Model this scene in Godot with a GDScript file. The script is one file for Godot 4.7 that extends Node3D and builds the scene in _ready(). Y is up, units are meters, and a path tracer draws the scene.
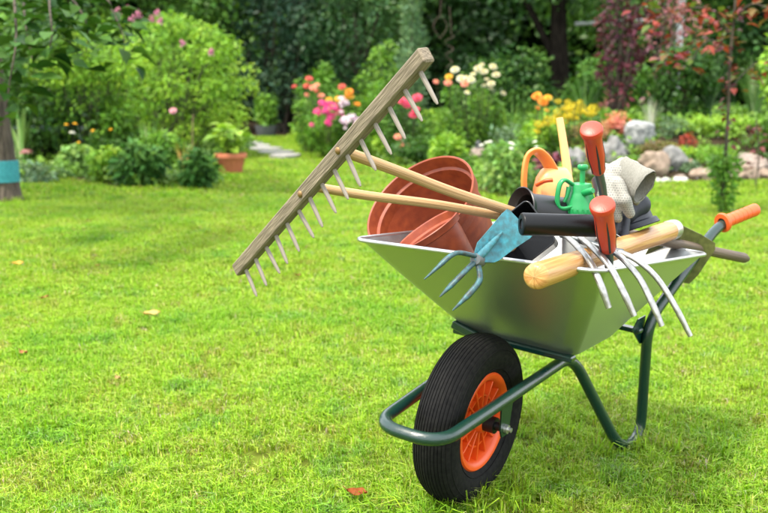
extends Node3D
# A garden with a loaded wheelbarrow on the lawn. Units are metres, y is up, the camera looks along -z.

const FOCAL := 1067.0          # focal length of the photograph in its own 768 x 513 pixels
const EYE := 0.966             # height of the camera
const TILT := 0.16393          # the camera looks down by this angle

# ------------------------------------------------------------------ layout helpers
func ray(px: float, py: float) -> Vector3:
	var c := cos(TILT)
	var s := sin(TILT)
	return Vector3(0, -s, -c) + Vector3.RIGHT * ((px - 384.0) / FOCAL) - Vector3(0, c, -s) * ((py - 256.5) / FOCAL)

func at(px: float, py: float, d: float) -> Vector3:      # the point on the plane z = -d
	var r := ray(px, py)
	return Vector3(0, EYE, 0) + r * (d / -r.z)

func ground(px: float, py: float, y := 0.0) -> Vector3:  # the point at height y
	var r := ray(px, py)
	return Vector3(0, EYE, 0) + r * ((y - EYE) / r.y)

# ------------------------------------------------------------------ mesh collector
class Geo:
	var v := PackedVector3Array()
	var n := PackedVector3Array()
	var c := PackedColorArray()
	var t := PackedVector2Array()
	var i := PackedInt32Array()

	func vert(p: Vector3, nn: Vector3, uv := Vector2.ZERO, col := Color.WHITE) -> int:
		v.append(p); n.append(nn); t.append(uv); c.append(col)
		return v.size() - 1

	func tri(a: int, b: int, d: int) -> void:
		# Godot's front faces run clockwise: turn each face to suit its normals
		var g := (v[b] - v[a]).cross(v[d] - v[a])
		if g.dot(n[a] + n[b] + n[d]) > 0.0:
			i.append(a); i.append(d); i.append(b)
		else:
			i.append(a); i.append(b); i.append(d)

	func quad(a: int, b: int, d: int, e: int) -> void:
		tri(a, b, d); tri(a, d, e)

	func face(ps: Array, nn: Vector3, col := Color.WHITE, k := 1.0) -> void:   # flat convex polygon
		var x := (ps[1] - ps[0] as Vector3).normalized()
		var y := nn.cross(x)
		var first := v.size()
		for p in ps:
			vert(p, nn, Vector2(p.dot(x), p.dot(y)) * k, col)
		for q in range(1, ps.size() - 1):
			tri(first, first + q, first + q + 1)

	func tube(pts: Array, rads, sides := 10, cap := true, col := Color.WHITE, flat := 1.0, start_up := Vector3.ZERO, closed := false) -> void:
		var m := pts.size()
		var up := start_up
		var prev: Array = []
		var along := 0.0
		var frames: Array = []
		for k in m:
			var d: Vector3
			if closed:
				d = (pts[(k + 1) % m] - pts[(k - 1 + m) % m]).normalized()
			else:
				d = (pts[mini(k + 1, m - 1)] - pts[maxi(k - 1, 0)]).normalized()
			if up == Vector3.ZERO:
				up = Vector3.UP if absf(d.y) < 0.9 else Vector3.RIGHT
			up = (up - d * up.dot(d)).normalized()
			frames.append([d, up, d.cross(up)])
		for k in (m + 1 if closed else m):
			var kk := k % m
			if k > 0:
				along += (pts[kk] - pts[(k - 1) % m] as Vector3).length()
			var r: float = rads[kk] if rads is Array else rads
			var f: Array = frames[kk]
			var slope := 0.0
			if rads is Array and not closed:
				var a0 := maxi(kk - 1, 0)
				var a1 := mini(kk + 1, m - 1)
				slope = (rads[a0] - rads[a1]) / maxf((pts[a1] - pts[a0] as Vector3).length(), 1e-5)
			var ring: Array = []
			for s in sides + 1:
				var a := TAU * s / sides
				var e: Vector3 = f[1] * cos(a) * flat + f[2] * sin(a)
				var nn: Vector3 = (f[1] * cos(a) / flat + f[2] * sin(a)).normalized()
				ring.append(vert(pts[kk] + e * r, (nn + f[0] * slope).normalized(), Vector2(float(s) / sides, along), col))
			if prev.size():
				for s in sides:
					quad(prev[s], prev[s + 1], ring[s + 1], ring[s])
			prev = ring
		if cap and not closed:
			for e in 2:
				var kk := 0 if e == 0 else m - 1
				var r: float = rads[kk] if rads is Array else rads
				if r < 0.0004:
					continue
				var f: Array = frames[kk]
				var nn: Vector3 = -f[0] if e == 0 else f[0]
				var ps: Array = []
				for s in sides:
					var a := TAU * s / sides
					ps.append(pts[kk] + (f[1] * cos(a) * flat + f[2] * sin(a)) * r)
				face(ps, nn, col, 3.0)

	# profile of (radius, height) points turned round the y axis of tr; corners sharper than about 35 degrees stay hard
	func lathe(prof: Array, tr: Transform3D, seg := 32, col := Color.WHITE, from := 0.0, to := TAU, ky := 1.0) -> void:
		var m := prof.size()
		var dirs: Array = []
		for k in m - 1:
			var d: Vector2 = prof[k + 1] - prof[k]
			dirs.append(Vector2(d.y, -d.x).normalized())
		var along := 0.0
		for k in m - 1:
			var na: Vector2 = dirs[k]
			var nb: Vector2 = dirs[k]
			if k > 0 and dirs[k - 1].dot(dirs[k]) > 0.75:
				na = (dirs[k - 1] + dirs[k]).normalized()
			if k < m - 2 and dirs[k + 1].dot(dirs[k]) > 0.75:
				nb = (dirs[k + 1] + dirs[k]).normalized()
			var l: float = (prof[k + 1] - prof[k] as Vector2).length()
			var pa := -1
			var pb := -1
			for s in seg + 1:
				var a := from + (to - from) * s / seg
				var e := Vector3(cos(a), 0, sin(a) * ky)
				var ne := Vector3(cos(a), 0, sin(a) / ky).normalized()
				var ia := vert(tr * (e * prof[k].x + Vector3.UP * prof[k].y), (tr.basis * (ne * na.x + Vector3.UP * na.y)).normalized(), Vector2(float(s) / seg, along), col)
				var ib := vert(tr * (e * prof[k + 1].x + Vector3.UP * prof[k + 1].y), (tr.basis * (ne * nb.x + Vector3.UP * nb.y)).normalized(), Vector2(float(s) / seg, along + l), col)
				if s > 0:
					if prof[k].x > 1e-5:
						tri(pa, ia, ib)
					if prof[k + 1].x > 1e-5:
						tri(pa, ib, pb)
				pa = ia
				pb = ib
			along += l

	func box(tr: Transform3D, size: Vector3, bev := 0.002, col := Color.WHITE) -> void:
		var h := size * 0.5
		bev = minf(bev, minf(h.x, minf(h.y, h.z)) * 0.9)
		var ax := [Vector3.RIGHT, Vector3.UP, Vector3.BACK]
		for a in 3:
			var b := (a + 1) % 3
			var d := (a + 2) % 3
			for sg in [-1.0, 1.0]:
				var ps: Array = []
				for q in [[-1, -1], [1, -1], [1, 1], [-1, 1]]:
					ps.append(tr * (ax[a] * h[a] * sg + ax[b] * (h[b] - bev) * q[0] + ax[d] * (h[d] - bev) * q[1]))
				face(ps, (tr.basis * ax[a] * sg).normalized(), col)
				for sb in [-1.0, 1.0]:
					var e: Array = []
					for q in [-1, 1]:
						e.append(tr * (ax[a] * h[a] * sg + ax[b] * (h[b] - bev) * sb + ax[d] * (h[d] - bev) * q))
					for q in [1, -1]:
						e.append(tr * (ax[a] * (h[a] - bev) * sg + ax[b] * h[b] * sb + ax[d] * (h[d] - bev) * q))
					face(e, (tr.basis * (ax[a] * sg + ax[b] * sb)).normalized(), col)
		for sx in [-1.0, 1.0]:
			for sy in [-1.0, 1.0]:
				for sz in [-1.0, 1.0]:
					face([tr * Vector3(h.x * sx, (h.y - bev) * sy, (h.z - bev) * sz), tr * Vector3((h.x - bev) * sx, h.y * sy, (h.z - bev) * sz), tr * Vector3((h.x - bev) * sx, (h.y - bev) * sy, h.z * sz)],
						(tr.basis * Vector3(sx, sy, sz)).normalized(), col)

	# a polygon in the xy plane of tr, given thickness along z, bowed by bow (depth per metre squared of x)
	func plate(poly: Array, thick: float, tr: Transform3D, bow := 0.0, col := Color.WHITE) -> void:
		var pk := PackedVector2Array(poly)
		var ids := Geometry2D.triangulate_polygon(pk)
		for sg in [-0.5, 0.5]:
			var first := v.size()
			for p in pk:
				vert(tr * Vector3(p.x, p.y, thick * sg + bow * p.x * p.x), (tr.basis * Vector3(-2.0 * bow * p.x, 0, 1) * signf(sg)).normalized(), p * 4.0, col)
			for q in range(0, ids.size(), 3):
				tri(first + ids[q], first + ids[q + 1], first + ids[q + 2])
		var turn := -1.0 if Geometry2D.is_polygon_clockwise(pk) else 1.0
		for k in pk.size():
			var a := pk[k]
			var b := pk[(k + 1) % pk.size()]
			var e := (b - a).normalized()
			var nn := (tr.basis * Vector3(e.y, -e.x, 0) * turn).normalized()
			face([tr * Vector3(a.x, a.y, -thick * 0.5 + bow * a.x * a.x), tr * Vector3(b.x, b.y, -thick * 0.5 + bow * b.x * b.x), tr * Vector3(b.x, b.y, thick * 0.5 + bow * b.x * b.x), tr * Vector3(a.x, a.y, thick * 0.5 + bow * a.x * a.x)], nn, col)

	# rows of points joined into a smooth skin
	func skin(rows: Array, flip := 1.0, wrap := false, k := 1.0, col := Color.WHITE) -> void:
		var first := v.size()
		var w: int = rows[0].size()
		for a in rows.size():
			for b in w:
				var da: Vector3 = rows[mini(a + 1, rows.size() - 1)][b] - rows[maxi(a - 1, 0)][b]
				var db: Vector3
				if wrap:
					db = rows[a][(b + 1) % w] - rows[a][(b - 1 + w) % w]
				else:
					db = rows[a][mini(b + 1, w - 1)] - rows[a][maxi(b - 1, 0)]
				vert(rows[a][b], da.cross(db).normalized() * flip, Vector2(b, a) * k, col)
		for a in rows.size() - 1:
			for b in (w if wrap else w - 1):
				var b2 := (b + 1) % w
				quad(first + a * w + b, first + a * w + b2, first + (a + 1) * w + b2, first + (a + 1) * w + b)

	# one leaf: two faces folded along the midrib
	func leaf(p: Vector3, axis: Vector3, nn: Vector3, l: float, w: float, col: Color) -> void:
		var side := axis.cross(nn).normalized() * (w * 0.5)
		var f := v.size()
		var mid := p + axis * (l * 0.45) + nn * (w * 0.16)
		v.append(p); v.append(mid + side); v.append(p + axis * l); v.append(mid - side)
		n.append(nn); n.append(nn); n.append(nn); n.append(nn)
		c.append(col); c.append(col); c.append(col); c.append(col)
		t.append(Vector2.ZERO); t.append(Vector2.ZERO); t.append(Vector2.ZERO); t.append(Vector2.ZERO)
		i.append(f); i.append(f + 2); i.append(f + 1)
		i.append(f); i.append(f + 3); i.append(f + 2)

	func done() -> ArrayMesh:
		var a := []
		a.resize(Mesh.ARRAY_MAX)
		a[Mesh.ARRAY_VERTEX] = v
		a[Mesh.ARRAY_NORMAL] = n
		a[Mesh.ARRAY_COLOR] = c
		a[Mesh.ARRAY_TEX_UV] = t
		a[Mesh.ARRAY_INDEX] = i
		var m := ArrayMesh.new()
		m.add_surface_from_arrays(Mesh.PRIMITIVE_TRIANGLES, a)
		return m

# ------------------------------------------------------------------ nodes
var used := {}

func numbered(called: String) -> String:
	if not used.has(called):
		used[called] = 0
		return called
	used[called] += 1
	return "%s_%03d" % [called, used[called]]

func thing(called: String, label: String, category: String, where := Vector3.ZERO, group := "") -> Node3D:
	var o := Node3D.new()
	o.name = numbered(called)
	add_child(o, true)
	o.position = where
	tag(o, label, category, group)
	return o

func tag(o: Node3D, label: String, category: String, group := "") -> Node3D:
	o.set_meta("label", label)
	o.set_meta("category", category)
	if group != "":
		o.set_meta("group", group)
	return o

func part(called: String, g, m: Material, parent: Node3D, where := Transform3D.IDENTITY) -> MeshInstance3D:
	var o := MeshInstance3D.new()
	o.name = called
	o.mesh = g.done() if g is Geo else g
	o.material_override = m
	o.transform = where
	parent.add_child(o, true)
	return o

func single(called: String, g, m: Material, where: Vector3, label: String, category: String, group := "") -> MeshInstance3D:
	var o := part(numbered(called), g, m, self, Transform3D(Basis.IDENTITY, where))
	tag(o, label, category, group)
	return o

func struct(called: String, g, m: Material) -> MeshInstance3D:
	var o := part(numbered(called), g, m, self)
	o.set_meta("kind", "structure")
	return o

func smooth(pts: Array, per := 6, closed := false) -> Array:      # Catmull-Rom through the points
	var out: Array = []
	var m := pts.size()
	for k in (m if closed else m - 1):
		var p0: Vector3 = pts[(k - 1 + m) % m] if closed else pts[maxi(k - 1, 0)]
		var p1: Vector3 = pts[k]
		var p2: Vector3 = pts[(k + 1) % m]
		var p3: Vector3 = pts[(k + 2) % m] if closed else pts[mini(k + 2, m - 1)]
		for q in per:
			out.append(p1.cubic_interpolate(p2, p0, p3, float(q) / per))
	if not closed:
		out.append(pts[m - 1])
	return out

func bent(pts: Array, r: float, per := 6) -> Array:               # straight runs joined by round bends of radius r, as in a bent pipe
	var out: Array = [pts[0]]
	for k in range(1, pts.size() - 1):
		var a: Vector3 = pts[k - 1] - pts[k]
		var b: Vector3 = pts[k + 1] - pts[k]
		var l := minf(r, minf(a.length(), b.length()) * 0.48)
		var p: Vector3 = pts[k] + a.normalized() * l
		var q: Vector3 = pts[k] + b.normalized() * l
		for s in per + 1:
			var f := float(s) / per
			out.append(p.lerp(pts[k], f).lerp((pts[k] as Vector3).lerp(q, f), f))
	out.append(pts[-1])
	return out

func frame_along(o: Vector3, along: Vector3, up: Vector3) -> Transform3D:   # y runs along, x towards up
	var y := along.normalized()
	var x := (up - y * up.dot(y)).normalized()
	return Transform3D(Basis(x, y, x.cross(y)), o)

# ------------------------------------------------------------------ materials
func lin(r: float, g: float, b: float) -> Color:
	return Color(r, g, b).linear_to_srgb()

func noise_tex(freq: float, size := 256, octaves := 4, bump := false, seed_ := 1, stretch := Vector2.ONE, kind := FastNoiseLite.TYPE_SIMPLEX_SMOOTH, lo := Color.BLACK, hi := Color.WHITE) -> ImageTexture:
	var f := FastNoiseLite.new()
	f.noise_type = kind
	f.seed = seed_
	f.frequency = freq
	f.fractal_octaves = octaves
	var im := Image.create(size, size, false, Image.FORMAT_RGB8)
	for y in size:
		for x in size:
			# blend over the border so that the pattern repeats without a seam
			var u := float(x) / size
			var w := float(y) / size
			var a := f.get_noise_2d(x * stretch.x, y * stretch.y) * (1 - u) * (1 - w) + f.get_noise_2d((x - size) * stretch.x, y * stretch.y) * u * (1 - w) \
				+ f.get_noise_2d(x * stretch.x, (y - size) * stretch.y) * (1 - u) * w + f.get_noise_2d((x - size) * stretch.x, (y - size) * stretch.y) * u * w
			var s := sqrt((u * u + (1 - u) * (1 - u)) * (w * w + (1 - w) * (1 - w)))
			im.set_pixel(x, y, lo.lerp(hi, clampf(a / s * 0.8 + 0.5, 0, 1)))
	if bump:
		im.bump_map_to_normal_map(4.0)
	return ImageTexture.create_from_image(im)

func mat(col: Color, rough := 0.6, metal := 0.0) -> StandardMaterial3D:
	var m := StandardMaterial3D.new()
	m.albedo_color = col
	m.roughness = rough
	m.metallic = metal
	return m

func grain(m: StandardMaterial3D, tex: Texture2D, scale := Vector3.ONE, triplanar := true) -> StandardMaterial3D:
	m.albedo_texture = tex
	m.uv1_scale = scale
	m.uv1_triplanar = triplanar
	return m

func relief(m: StandardMaterial3D, tex: Texture2D, amount := 0.1) -> StandardMaterial3D:
	m.heightmap_enabled = true
	m.heightmap_texture = tex
	m.heightmap_scale = amount
	return m

func leafmat(through: float, rough := 0.45) -> StandardMaterial3D:
	var m := StandardMaterial3D.new()
	m.vertex_color_use_as_albedo = true
	m.roughness = rough
	m.metallic_specular = 0.35
	m.backlight_enabled = true
	m.backlight = Color(through, through, through * 0.6).linear_to_srgb()
	m.cull_mode = BaseMaterial3D.CULL_DISABLED
	return m

# ------------------------------------------------------------------ plants
var rng := RandomNumberGenerator.new()
var leafy: StandardMaterial3D
var waxy: StandardMaterial3D
var bark: StandardMaterial3D
var stalk: StandardMaterial3D
var petal: StandardMaterial3D
var M := {}

func rdir() -> Vector3:
	var y := rng.randf_range(-1, 1)
	var a := rng.randf() * TAU
	var s := sqrt(1 - y * y)
	return Vector3(cos(a) * s, y, sin(a) * s)

func vary(col: Color, amount: float) -> Color:
	var k := 1.0 + rng.randf_range(-amount, amount)
	var h := rng.randf_range(-amount, amount) * 0.4
	return Color(col.r * k * (1 + h), col.g * k, col.b * k * (1 - h))

# leaves spread through the volumes of several lobes: an uneven outline, with gaps between the lobes
func foliage(lobes: Array, count: int, l: float, w: float, cols: Array, droop := 0.2, shell := 0.4, up := 0.5) -> Geo:
	var g := Geo.new()
	var total := 0.0
	for lo in lobes:
		total += lo[1].x * lo[1].y
	for lo in lobes:
		var here: int = int(count * lo[1].x * lo[1].y / total)
		var tint: Color = cols[rng.randi() % cols.size()]
		for k in here:
			var d := rdir()
			var f := pow(rng.randf(), shell)
			if rng.randf() < 0.12:
				f *= rng.randf_range(1.0, 1.22)
			var p: Vector3 = lo[0] + d * f * lo[1]
			if p.y < 0.01:
				continue
			var nn := (d * 0.5 + Vector3.UP * up + rdir() * 0.7).normalized()
			var ax := (d + rdir() * 0.8 - Vector3.UP * droop)
			ax = (ax - nn * ax.dot(nn)).normalized()
			var s := rng.randf_range(0.65, 1.25)
			g.leaf(p, ax, nn, l * s, w * s, vary(tint * 1.2, 0.34))
	return g

func lobes_in(w: float, h: float, dp: float, count: int, low := 0.05, fat := 0.42) -> Array:
	var out: Array = [[Vector3(0, h * 0.5, 0), Vector3(w * 0.36, h * 0.44, dp * 0.36)]]
	for k in count:
		var d := rdir()
		var r := rng.randf_range(0.65, 1.0) * fat
		var p := Vector3(d.x * w * 0.5 * (1.05 - r), h * (0.5 + d.y * 0.5 * (1.05 - r)), d.z * dp * 0.5 * (1.05 - r))
		p.y = maxf(p.y, h * low)
		out.append([p, Vector3(w, h * 0.9, dp) * r * 0.5])
	return out

func stems(lobes: Array, r: float, base := 0.06) -> Geo:
	var g := Geo.new()
	for lo in lobes:
		var b := Vector3(rng.randf_range(-1, 1), 0, rng.randf_range(-1, 1)) * base
		var m: Vector3 = b.lerp(lo[0], 0.55) + Vector3(0, lo[0].y * 0.1, 0)
		g.tube([b, m, lo[0] + Vector3(0, lo[1].y * 0.4, 0)], [r, r * 0.7, r * 0.3], 6)
	return g

func bush(called: String, label: String, where: Vector3, size: Vector3, count: int, l: float, w: float, cols: Array, opt := {}) -> Node3D:
	var o := thing(called, label, opt.get("category", "shrub"), where, opt.get("group", ""))
	var lo := lobes_in(size.x, size.y, size.z, opt.get("lobes", 12), opt.get("low", 0.05), opt.get("fat", 0.42))
	part("foliage", foliage(lo, count, l, w, cols, opt.get("droop", 0.2), opt.get("shell", 0.4), opt.get("up", 0.5)), opt.get("mat", leafy), o)
	part("stem", stems(lo, opt.get("r", 0.008), size.x * 0.12), opt.get("wood", stalk), o)
	return o

# a clump of long narrow blades that rise and arch outwards
func blades(called: String, label: String, where: Vector3, count: int, h: float, w: float, spread: float, cols: Array, category := "plant") -> Node3D:
	var o := thing(called, label, category, where)
	var g := Geo.new()
	for k in count:
		var a := rng.randf() * TAU
		var out := Vector3(cos(a), 0, sin(a))
		var side := Vector3(-sin(a), 0, cos(a))
		var hh := h * rng.randf_range(0.65, 1.1)
		var sp := spread * rng.randf_range(0.2, 1.0)
		var col := vary(cols[rng.randi() % cols.size()], 0.2)
		var b := out * rng.randf_range(0.0, 0.05)
		var last := -1
		for s in 5:
			var f := s / 4.0
			var p := b + out * sp * f * f + Vector3.UP * hh * (f - 0.28 * f * f * sp / h)
			var ww := w * (1.0 - f * f) + 0.0004
			var nn := (out * 0.6 + Vector3.UP * 0.5).normalized()
			var q := g.vert(p - side * ww * 0.5, nn, Vector2.ZERO, col)
			g.vert(p + side * ww * 0.5, nn, Vector2.ZERO, col)
			if last >= 0:
				g.quad(last, last + 1, q + 1, q)
			last = q
	part("foliage", g, leafy, o)
	return o

# ---- flower heads, shared meshes
func rose_mesh(r: float, col: Color, inner: Color) -> ArrayMesh:
	var g := Geo.new()
	for ring in 4:
		var m := 6 - ring
		for k in m:
			var a := TAU * (k + ring * 0.37) / m
			var out := Vector3(cos(a), 0, sin(a))
			var tilt := [0.15, 0.6, 1.05, 1.35][ring] as float
			var rr := r * (1.0 - ring * 0.2)
			var ax := (out * cos(tilt) + Vector3.UP * sin(tilt)).normalized()
			var side := out.cross(Vector3.UP) * rr * 0.62
			var nn := (Vector3.UP * cos(tilt) - out * sin(tilt) * 0.6).normalized()
			var b := out * r * 0.12 + Vector3.UP * ring * r * 0.06
			var co := vary(col.lerp(inner, ring / 3.0), 0.12)
			var f := g.v.size()
			for p in [b, b + ax * rr * 0.6 + side, b + ax * rr * 0.98 + side * 0.6 + Vector3.DOWN * rr * 0.05, b + ax * rr * 1.06, b + ax * rr * 0.98 - side * 0.6 + Vector3.DOWN * rr * 0.05, b + ax * rr * 0.6 - side]:
				g.vert(p, nn, Vector2.ZERO, co)
			for q in range(1, 5):
				g.tri(f, f + q, f + q + 1)
	return g.done()

func cluster_mesh(r: float, hgt: float, florets: int, size: float, cols: Array) -> ArrayMesh:   # a dome of many small florets
	var g := Geo.new()
	for k in florets:
		var d := rdir()
		d.y = absf(d.y)
		var p := d * Vector3(r, hgt, r) * rng.randf_range(0.85, 1.0)
		var nn := (d + Vector3.UP * 0.4 + rdir() * 0.3).normalized()
		var col := vary(cols[rng.randi() % cols.size()], 0.15)
		var x := nn.cross(Vector3(0.3, 0.1, 0.9)).normalized()
		var y := nn.cross(x)
		var f := g.vert(p, nn, Vector2.ZERO, col)
		for q in 5:
			var a := TAU * q / 5.0
			g.vert(p + (x * cos(a) + y * sin(a)) * size + nn * size * 0.25, nn, Vector2.ZERO, col)
		for q in 5:
			g.tri(f, f + 1 + q, f + 1 + (q + 1) % 5)
	return g.done()

func bloom(o: Node3D, called: String, mesh: ArrayMesh, p: Vector3, tilt := Vector3.ZERO, from := Vector3.INF) -> void:
	var up := (Vector3.UP + tilt + rdir() * 0.25).normalized()
	var b := frame_along(Vector3.ZERO, up, rdir()).basis
	part(called, mesh, petal, o, Transform3D(b, p))

func boulder_mesh(size: Vector3, seed_: int, rough := 0.25, flat_top := 0.0) -> ArrayMesh:
	var f := FastNoiseLite.new()
	f.seed = seed_
	f.frequency = 0.9
	f.fractal_octaves = 4
	var rows: Array = []
	for a in 15:
		var row: Array = []
		var th := PI * (0.02 + 0.96 * a / 14.0)
		for b in 20:
			var ph := TAU * b / 20.0
			var d := Vector3(sin(th) * cos(ph), cos(th), sin(th) * sin(ph))
			var k := 1.0 + f.get_noise_3dv(d * 1.2) * rough * 2.0 + f.get_noise_3dv(d * 4.0) * rough * 0.4
			# broken faces: cut the ball by a few planes
			for q in 7:
				var pn := Vector3(sin(seed_ * 1.7 + q * 2.4), cos(q * 1.9 + seed_), sin(q * 3.1 + seed_ * 0.6)).normalized()
				var lim := 0.80 + 0.12 * sin(q * 5.0 + seed_)
				var e := d.dot(pn) * k
				if e > lim:
					k *= lim / e * 0.97 + 0.03
			if flat_top > 0 and d.y * k > flat_top:
				k *= flat_top / (d.y * k)
			row.append(d * k * size * 0.5 + Vector3(0, size.y * 0.36, 0))
		rows.append(row)
	var g := Geo.new()
	g.skin(rows, -1.0, true, 0.1)
	return g.done()

# ------------------------------------------------------------------ the scene
func _ready() -> void:
	rng.seed = 77
	# camera
	var cam := Camera3D.new()
	cam.name = "camera"
	cam.position = Vector3(0, EYE, 0)
	cam.rotation = Vector3(-TILT, 0, 0)
	var ca := CameraAttributesPhysical.new()
	ca.frustum_focal_length = 50.0
	ca.frustum_focus_distance = 2.22
	ca.exposure_aperture = 5.0
	ca.frustum_far = 200.0
	ca.frustum_near = 0.05
	cam.attributes = ca
	add_child(cam)
	cam.keep_aspect = Camera3D.KEEP_HEIGHT
	cam.fov = 2.0 * rad_to_deg(atan(256.5 / FOCAL))
	cam.far = 200.0
	cam.current = true
	# sky, sun, exposure
	var we := WorldEnvironment.new()
	we.name = "environment"
	var e := Environment.new()
	var sky := Sky.new()
	var sm := ProceduralSkyMaterial.new()
	sm.sky_top_color = lin(0.78, 0.83, 0.90)
	sm.sky_horizon_color = lin(0.90, 0.92, 0.94)
	sm.sky_curve = 0.2
	sm.ground_bottom_color = lin(0.10, 0.13, 0.05)
	sm.ground_horizon_color = lin(0.25, 0.28, 0.2)
	sky.sky_material = sm
	e.sky = sky
	e.background_mode = Environment.BG_SKY
	e.background_energy_multiplier = 0.75
	e.tonemap_mode = Environment.TONE_MAPPER_LINEAR
	e.tonemap_exposure = 4.6
	e.sdfgi_enabled = true
	e.ssao_enabled = true
	e.ssil_enabled = true
	we.environment = e
	add_child(we)
	var sun := DirectionalLight3D.new()
	sun.name = "sun"
	sun.light_energy = 0.5
	sun.light_color = Color(1.0, 0.96, 0.9)
	sun.light_angular_distance = 11.0
	sun.shadow_enabled = true
	add_child(sun)
	sun.look_at_from_position(Vector3(-4, 9, 2.5), Vector3.ZERO)
	make_materials()
	make_lawn()
	make_background()
	make_wheelbarrow()
	make_pots()
	make_black_pots()
	make_watering_can()
	make_sprayer()
	make_gloves()
	make_spade()
	make_trowel()
	make_cultivator()
	make_tube_grip()
	make_hoe()
	make_rake()
	make_fallen_leaves()

# ------------------------------------------------------------------ the wheelbarrow's own axes: x to its left, y up, z forward; the wheel stands at the origin
const AX := Vector3(0.8372, -0.0988, 0.5378)
const AY := Vector3(0.0832, 0.9951, 0.0534)
const AZ := Vector3(-0.5405, 0.0, 0.8414)
const AT := Vector3(0.182, 0.0, -2.37)

func barrow_point(x: float, y: float, z: float) -> Vector3:
	return AT + AX * x + AY * y + AZ * z

func tray_ring(f: float, inset: float) -> Array:
	var hw := lerpf(0.150, 0.297, f) - inset
	var zf := lerpf(-0.205, 0.10, f) - inset
	var zr := lerpf(-0.48, -0.69, f) + inset
	var r := lerpf(0.035, 0.05, f)
	var out: Array = []
	var corners := [[1, zf, 0.0], [-1, zf, PI * 0.5], [-1, zr, PI], [1, zr, PI * 1.5]]
	for k in 4:
		var sx: float = corners[k][0]
		var cx := sx * (hw - r)
		var cz: float = corners[k][1] + (-r if k < 2 else r)
		for s in 7:
			var a: float = corners[k][2] + PI * 0.5 * s / 6.0
			var x := cx + cos(a) * r
			var z := cz + sin(a) * r
			var u := clampf((x / 0.297 + 1) * 0.5, 0, 1)
			var w := clampf((z + 0.69) / 0.79, 0, 1)
			var top := lerpf(lerpf(0.53, 0.548, u), lerpf(0.58, 0.622, u), w)
			out.append(Vector3(x, lerpf(0.338, top, f), z))
	return out

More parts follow.
